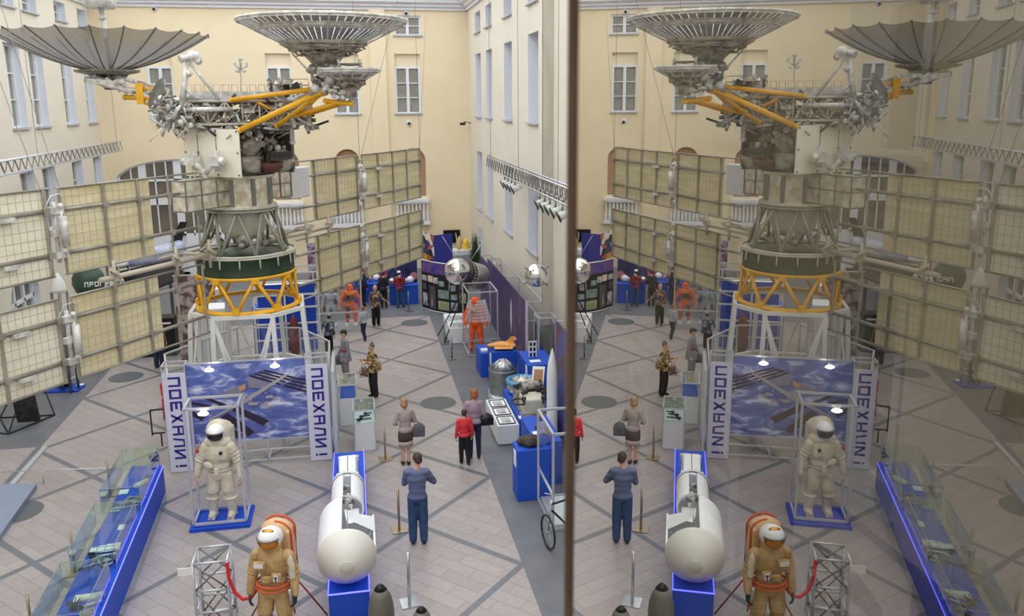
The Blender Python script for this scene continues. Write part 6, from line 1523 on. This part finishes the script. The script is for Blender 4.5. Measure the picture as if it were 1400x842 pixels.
bag('grey bag hanging from the hand of the person in uniform', X6, (-.28, -.14, .70), (.28, .16, .30), mat('slate_leather', (90, 94, 98), .5), (-.28, -.12, .90))
# ---- standing suits
def suit(name, label, loc, rz, h, cloth, pose={}, helmet=None, visor=None, pack=None, fat=1.0, shoe=None, glove=None, group=None, cuffs=None):
    J = dict(Le=(-.36, .02, 1.12), Lw=(-.40, -.06, .86), Re=(.36, .02, 1.12), Rw=(.40, -.06, .86), Lk=(-.15, -.03, .52), La=(-.18, .0, .13), Rk=(.15, -.03, .52), Ra=(.18, .0, .13)); J.update(pose)
    s = h/1.9; t = thing(name, label, 'spacesuit', loc, rad(rz), group=group); X = ORG[t.name] @ Matrix.Scale(s, 4)
    P = {k: V(*v) for k, v in J.items()}
    m = MB(); m.X = X
    f = fat
    m.ball((0, 0, 1.30), (.25*f, .19*f, .27), 18); m.ball((0, 0, 1.06), (.21*f, .17*f, .2), 16); m.ball((0, .0, .90), (.23*f, .18*f, .16), 16)
    for sg, a, b in ((-1, 'Le', 'Lw'), (1, 'Re', 'Rw')):
        sh = V(sg*.22, 0, 1.43); cap(m, sh, P[a], .105*f, .088*f); cap(m, P[a], P[b], .088*f, .062*f)
        for k in range(4): c = sh.lerp(P[a], .3+.2*k); x_, y_, d_ = basis(P[a]-sh); m.path([c+(x_*cos(i*PI/6)+y_*sin(i*PI/6))*.095*f for i in range(12)], .016, 6, True)
    for sg, a, b in ((-1, 'Lk', 'La'), (1, 'Rk', 'Ra')):
        hp = V(sg*.11, 0, .88); cap(m, hp, P[a], .145*f, .115*f); cap(m, P[a], P[b], .115*f, .085*f)
        for k in range(5): c = hp.lerp(P[a], .55+.12*k) if k < 4 else P[a].lerp(P[b], .3); m.path([c+V(.12*f*cos(i*PI/6), .12*f*sin(i*PI/6), 0) for i in range(12)], .018, 6, True)
    m.ball((0, .02, 1.58), (.15, .14, .12), 14)
    remeshed(m, 'suit_body', cloth, .013, t, 2)
    for sg, a in ((-1, 'La'), (1, 'Ra')):
        q = MB(); q.X = X; c = P[a]; q.ball(c+V(0, -.06, -.06), (.075, .17, .068), 12); q.ball(c+V(0, 0, 0), (.09, .09, .10), 12); q.box(c+V(0, -.05, -.11), (.13, .3, .035)); remeshed(q, 'boot', shoe or cloth, .013, t, 1)
    for sg, a, b in ((-1, 'Le', 'Lw'), (1, 'Re', 'Rw')):
        q = MB(); q.X = X; hand(q, P[b]+V(0, 0, -.02), P[b]-P[a], V(-sg*.3, -1, .1), -1 if sg < 0 else 1, .5, 1.25); remeshed(q, 'glove', glove or M['skin'], .009, t, 1)
    hc = V(0, -.05, 1.73)
    if helmet:
        q = MB(); q.X = X; q.ball(hc, (.165, .175, .17), 26); q.ball(hc+V(0, .08, -.02), (.17, .14, .16), 20); remeshed(q, 'helmet', helmet, .01, t, 2)
        q = MB(); q.X = X
        rows = [[hc+V(.178*cos(b_)*sin(a_), -.192*cos(b_)*cos(a_), .172*sin(b_)) for a_ in [rad(-62+124*i/14) for i in range(15)]] for b_ in [rad(-46+56*j/8) for j in range(9)]]
        q.grid(rows, True, False); q.build('visor', visor, t)
        q = MB(); q.X = X; q.path([hc+V(.182*cos(rad(12))*sin(a_), -.196*cos(rad(12))*cos(a_), .172*sin(rad(12))) for a_ in [rad(-66+132*i/14) for i in range(15)]], .012, 6); q.build('visor_rim', M['dsteel'], t)
    if pack:
        q = MB(); q.X = X; q.box((0, .27, 1.36), (.44, .26, .72)); q.ball((0, .26, 1.70), (.24, .16, .17), 14); remeshed(q, 'backpack', pack, .015, t, 4)
    return t, X, P
t, X, P = suit('spacesuit', 'white spacesuit with mirrored visor standing on blue base in tube frame', (-2.86, 16.15, .07), -8, 1.98, M['suitw'], dict(Le=(-.36, .0, 1.15), Lw=(-.40, -.08, .90)), M['capsule'], mat('smoky_visor', (70, 66, 66), .12, .7), M['suitw'], 1.0, M['suitw'])
q = MB(); q.X = X; q.ball((0, .09, 1.68), (.24, .17, .27), 18); q.ball((0, .03, 1.52), (.27, .17, .14), 16); remeshed(q, 'hood', M['suitw'], .014, t, 3)
q = MB(); q.X = X; q.box((-.37, -.06, 1.38), (.03, .09, .06)); q.build('shoulder_patch', M['red'], t)
q = MB(); q.X = X; q.ball((-.14, -.2, 1.14), (.10, .04, .07), 12, R=Matrix.Rotation(.5, 3, 'Y')); q.box((.13, -.19, 1.3), (.15, .04, .12)); q.box((0, -.19, 1.0), (.09, .05, .14)); remeshed(q, 'chest_pouch', M['suitw'], .011, t, 2)
q = MB(); q.X = X; q.tube((.11, -.2, 1.38), (.11, -.225, 1.38), .035, n=16); q.build('chest_emblem', mat('dark_emblem', (70, 50, 50), .5), t)
q = MB(); q.X = X; q.path([V(.235*cos(i*PI/12), .19*sin(i*PI/12), 1.0) for i in range(24)], .016, 6, True); q.build('waist_seam', M['cream_metal'], t)
g_loc = (-1.46, 11.9, 0)
t, X, P = suit('spacesuit', 'golden spacesuit with white helmet, amber visor and orange-edged backpack', g_loc, -14, 1.98, M['gold'], dict(Le=(-.31, .02, 1.14), Lw=(-.33, -.08, .88), Re=(.31, .02, 1.14), Rw=(.33, -.08, .88)), M['capsule'], mat('amber_visor', (206, 140, 60), .1, .85), mat('tan_pack', (214, 176, 132), .6), .94, M['gold'], mat('green_black_glove', (36, 44, 40), .5))
q = MB(); q.X = X
fr_ = [V(-.235, .38, 1.05)]+[V(-.235*cos(PI*i/10), .38, 1.66+.2*sin(PI*i/10)) for i in range(11)]+[V(.235, .38, 1.05)]
q.path(fr_, .018, 8, True)
q.path([V(p_.x, .2, p_.z) for p_ in fr_[6:]], .014, 8)
q.build('backpack_frame', mat('orange_tube', (210, 84, 44), .45), t)
q = MB(); q.X = X; q.path([V(.245*cos(i*PI/12), .205*sin(i*PI/12), 1.02) for i in range(24)], .02, 6, True); q.path([V(.25*cos(i*PI/12), .21*sin(i*PI/12), .95) for i in range(24)], .014, 6, True); q.build('belt', mat('orange_web', (222, 96, 44), .5), t)
q = MB(); q.X = X; q.box((-.12, -.2, 1.38), (.18, .07, .11)); q.box((.12, -.2, 1.2), (.14, .06, .12)); q.box((-.03, -.2, 1.16), (.12, .05, .1)); remeshed(q, 'chest_box', M['gold'], .011, t, 1)
q = MB(); q.X = X; q.box((-.12, -.245, 1.39), (.13, .012, .06)); q.box((.12, -.24, 1.2), (.07, .012, .10)); q.build('control_plate', M['whiteb'], t)
q = MB(); q.X = X; q.box((.12, -.252, 1.22), (.05, .01, .012)); q.box((.12, -.252, 1.18), (.012, .01, .06)); q.build('handle', M['black'], t)
q = MB(); q.X = X; q.ball((.0, -.10, 1.86), (.09, .05, .035), 12); q.build('helmet_window', mat('amber_visor', (206, 140, 60), .1, .85), t)
q = MB(); q.X = X; q.path([V(.25, -.02, 1.46), V(.31, -.09, 1.32), V(.30, -.06, 1.12)], .05, 8); q.build('shoulder_panel', M['suitw'], t)
q = MB(); q.X = X; q.tube((.28, -.16, 1.0), (.30, -.16, .76), .025, n=10); q.build('hose_connector', M['steel'], t)
tp = thing('suit_tripod', 'red-brown metal tripod legs holding up the golden spacesuit', 'stand', (-1.46, 12.2, 0))
q = MB(); c = X @ V(0, .38, 1.1)
for a, b in ((-.85, .25), (.85, .35), (.15, .7), (.1, -.05)): q.tube(c, V(c.x+a*.75, c.y+b*.5, 0), .014)
q.build('leg', mat('red_brown_tube', (170, 66, 48), .45), tp)
# orange suit bunched in net inside its frame
t, X, P = suit('spacesuit', 'bright orange pressure suit under white netting in the aluminium frame', (3.82, 26.55, .05), -10, 1.85, M['orange'], dict(Lw=(-.33, -.1, .9), Rw=(.36, -.1, .9)), fat=.95)
q = MB(); q.X = X; random.seed(4)
for k in range(22):
    a = -1.2+2.4*k/21; q.path([V(.05+.30*sin(a)*(1+.1*j), .1-.30*cos(a), 1.75-.11*j) for j in range(8)], .010, 5)
for j in range(7): q.path([V(.05+(.27+.03*j)*sin(a), .08-(.27+.02*j)*cos(a), 1.72-.11*j) for a in [-.3+1.7*i/10 for i in range(11)]], .009, 5)
q.build('netting', M['paper'], t)
q = MB(); q.X = X; q.ball((0, -.05, 1.68), (.17, .17, .18), 16); q.build('hood', M['orange'], t); q = MB(); q.X = X; q.ball((-.05, -.22, 1.38), (.09, .05, .12), 12); q.tube((-.05, -.24, 1.5), (-.05, -.24, 1.2), .012); q.build('face_mask', M['kitl'], t)
# suits in the wide showcase
t, X, P = suit('spacesuit', 'orange flight suit with dark chest panel in the wide showcase', (-.28, 30.25, .08), -4, 1.72, M['orange'], {}, fat=.78, shoe=M['whiteb'])
q = MB(); q.X = X; q.box((0, -.16, 1.22), (.3, .05, .2)); q.box((-.13, -.12, .72), (.16, .06, .26)); q.box((-.12, -.12, .45), (.14, .06, .14)); remeshed(q, 'dark_panel', mat('dark_brown_panel', (70, 44, 44), .6), .012, t, 1)
q = MB(); q.X = X; q.path([V(-.2, -.16, 1.52), V(0, -.21, 1.42), V(.2, -.16, 1.52)], .016, 6); q.path([V(-.2, -.17, 1.45), V(0, -.215, 1.35), V(.2, -.17, 1.45)], .012, 6); q.build('chest_stripe', M['yellow'], t); q = MB(); q.X = X; q.ball((0, .0, 1.66), (.12, .13, .11), 14); q.build('hood', M['orange'], t)
suit('spacesuit', 'pale grey flight suit left of the orange one in the showcase', (-1.0, 30.4, .08), -4, 1.6, mat('pale_grey_suit', (176, 180, 190), .7), {}, fat=.75, shoe=M['whiteb'])
suit('spacesuit', 'grey-blue suit in left half of wide showcase', (-1.5, 30.45, .08), 4, 1.55, mat('grey_blue_suit', (150, 156, 168), .7), {}, fat=.72)
suit('spacesuit', 'dark brown coat-like suit at the left end of wide showcase', (-2.12, 30.2, .08), 0, 1.65, mat('dark_brown_suit', (60, 36, 40), .8), {}, fat=.85)
p = gz(270, 470); suit('spacesuit', 'white spacesuit with round helmet glimpsed left of the yellow truss', (p.x-.15, p.y+1.0, 0), 0, 1.9, M['suitw'], {}, M['capsule'], mat('smoky_visor', (70, 66, 66), .12, .7), None, .95)
# ================================================================== LIGHT AND CAMERA
wd = bpy.data.worlds.new('daylight'); bpy.context.scene.world = wd; wd.use_nodes = True
bg = wd.node_tree.nodes['Background']; bg.inputs[0].default_value = (0.92, 0.96, 1.0, 1); bg.inputs[1].default_value = 2.75
cam = bpy.data.cameras.new('camera'); co = bpy.data.objects.new('camera', cam); C.objects.link(co)
cam.sensor_width = 36.0; cam.lens = 36.0*FPX/1400.0
cam.shift_y = -(421.0-PCY)/1400.0
cam.clip_start = 0.01; cam.clip_end = 200
R3 = Matrix(((RT.x, UP.x, -FW.x), (RT.y, UP.y, -FW.y), (RT.z, UP.z, -FW.z)))
co.matrix_world = Matrix.Translation(V(0, 0, EYE)) @ R3.to_4x4()
cam.dof.use_dof = True; cam.dof.focus_distance = 18.0; cam.dof.aperture_fstop = 6.8
sc = bpy.context.scene; sc.camera = co
sc.view_settings.view_transform = 'Standard'; sc.view_settings.look = 'None'; sc.view_settings.gamma = 1.0; sc.view_settings.use_curve_mapping = False
sc.view_settings.exposure = 0.0
sc.cycles.max_bounces = 8; sc.cycles.transparent_max_bounces = 24
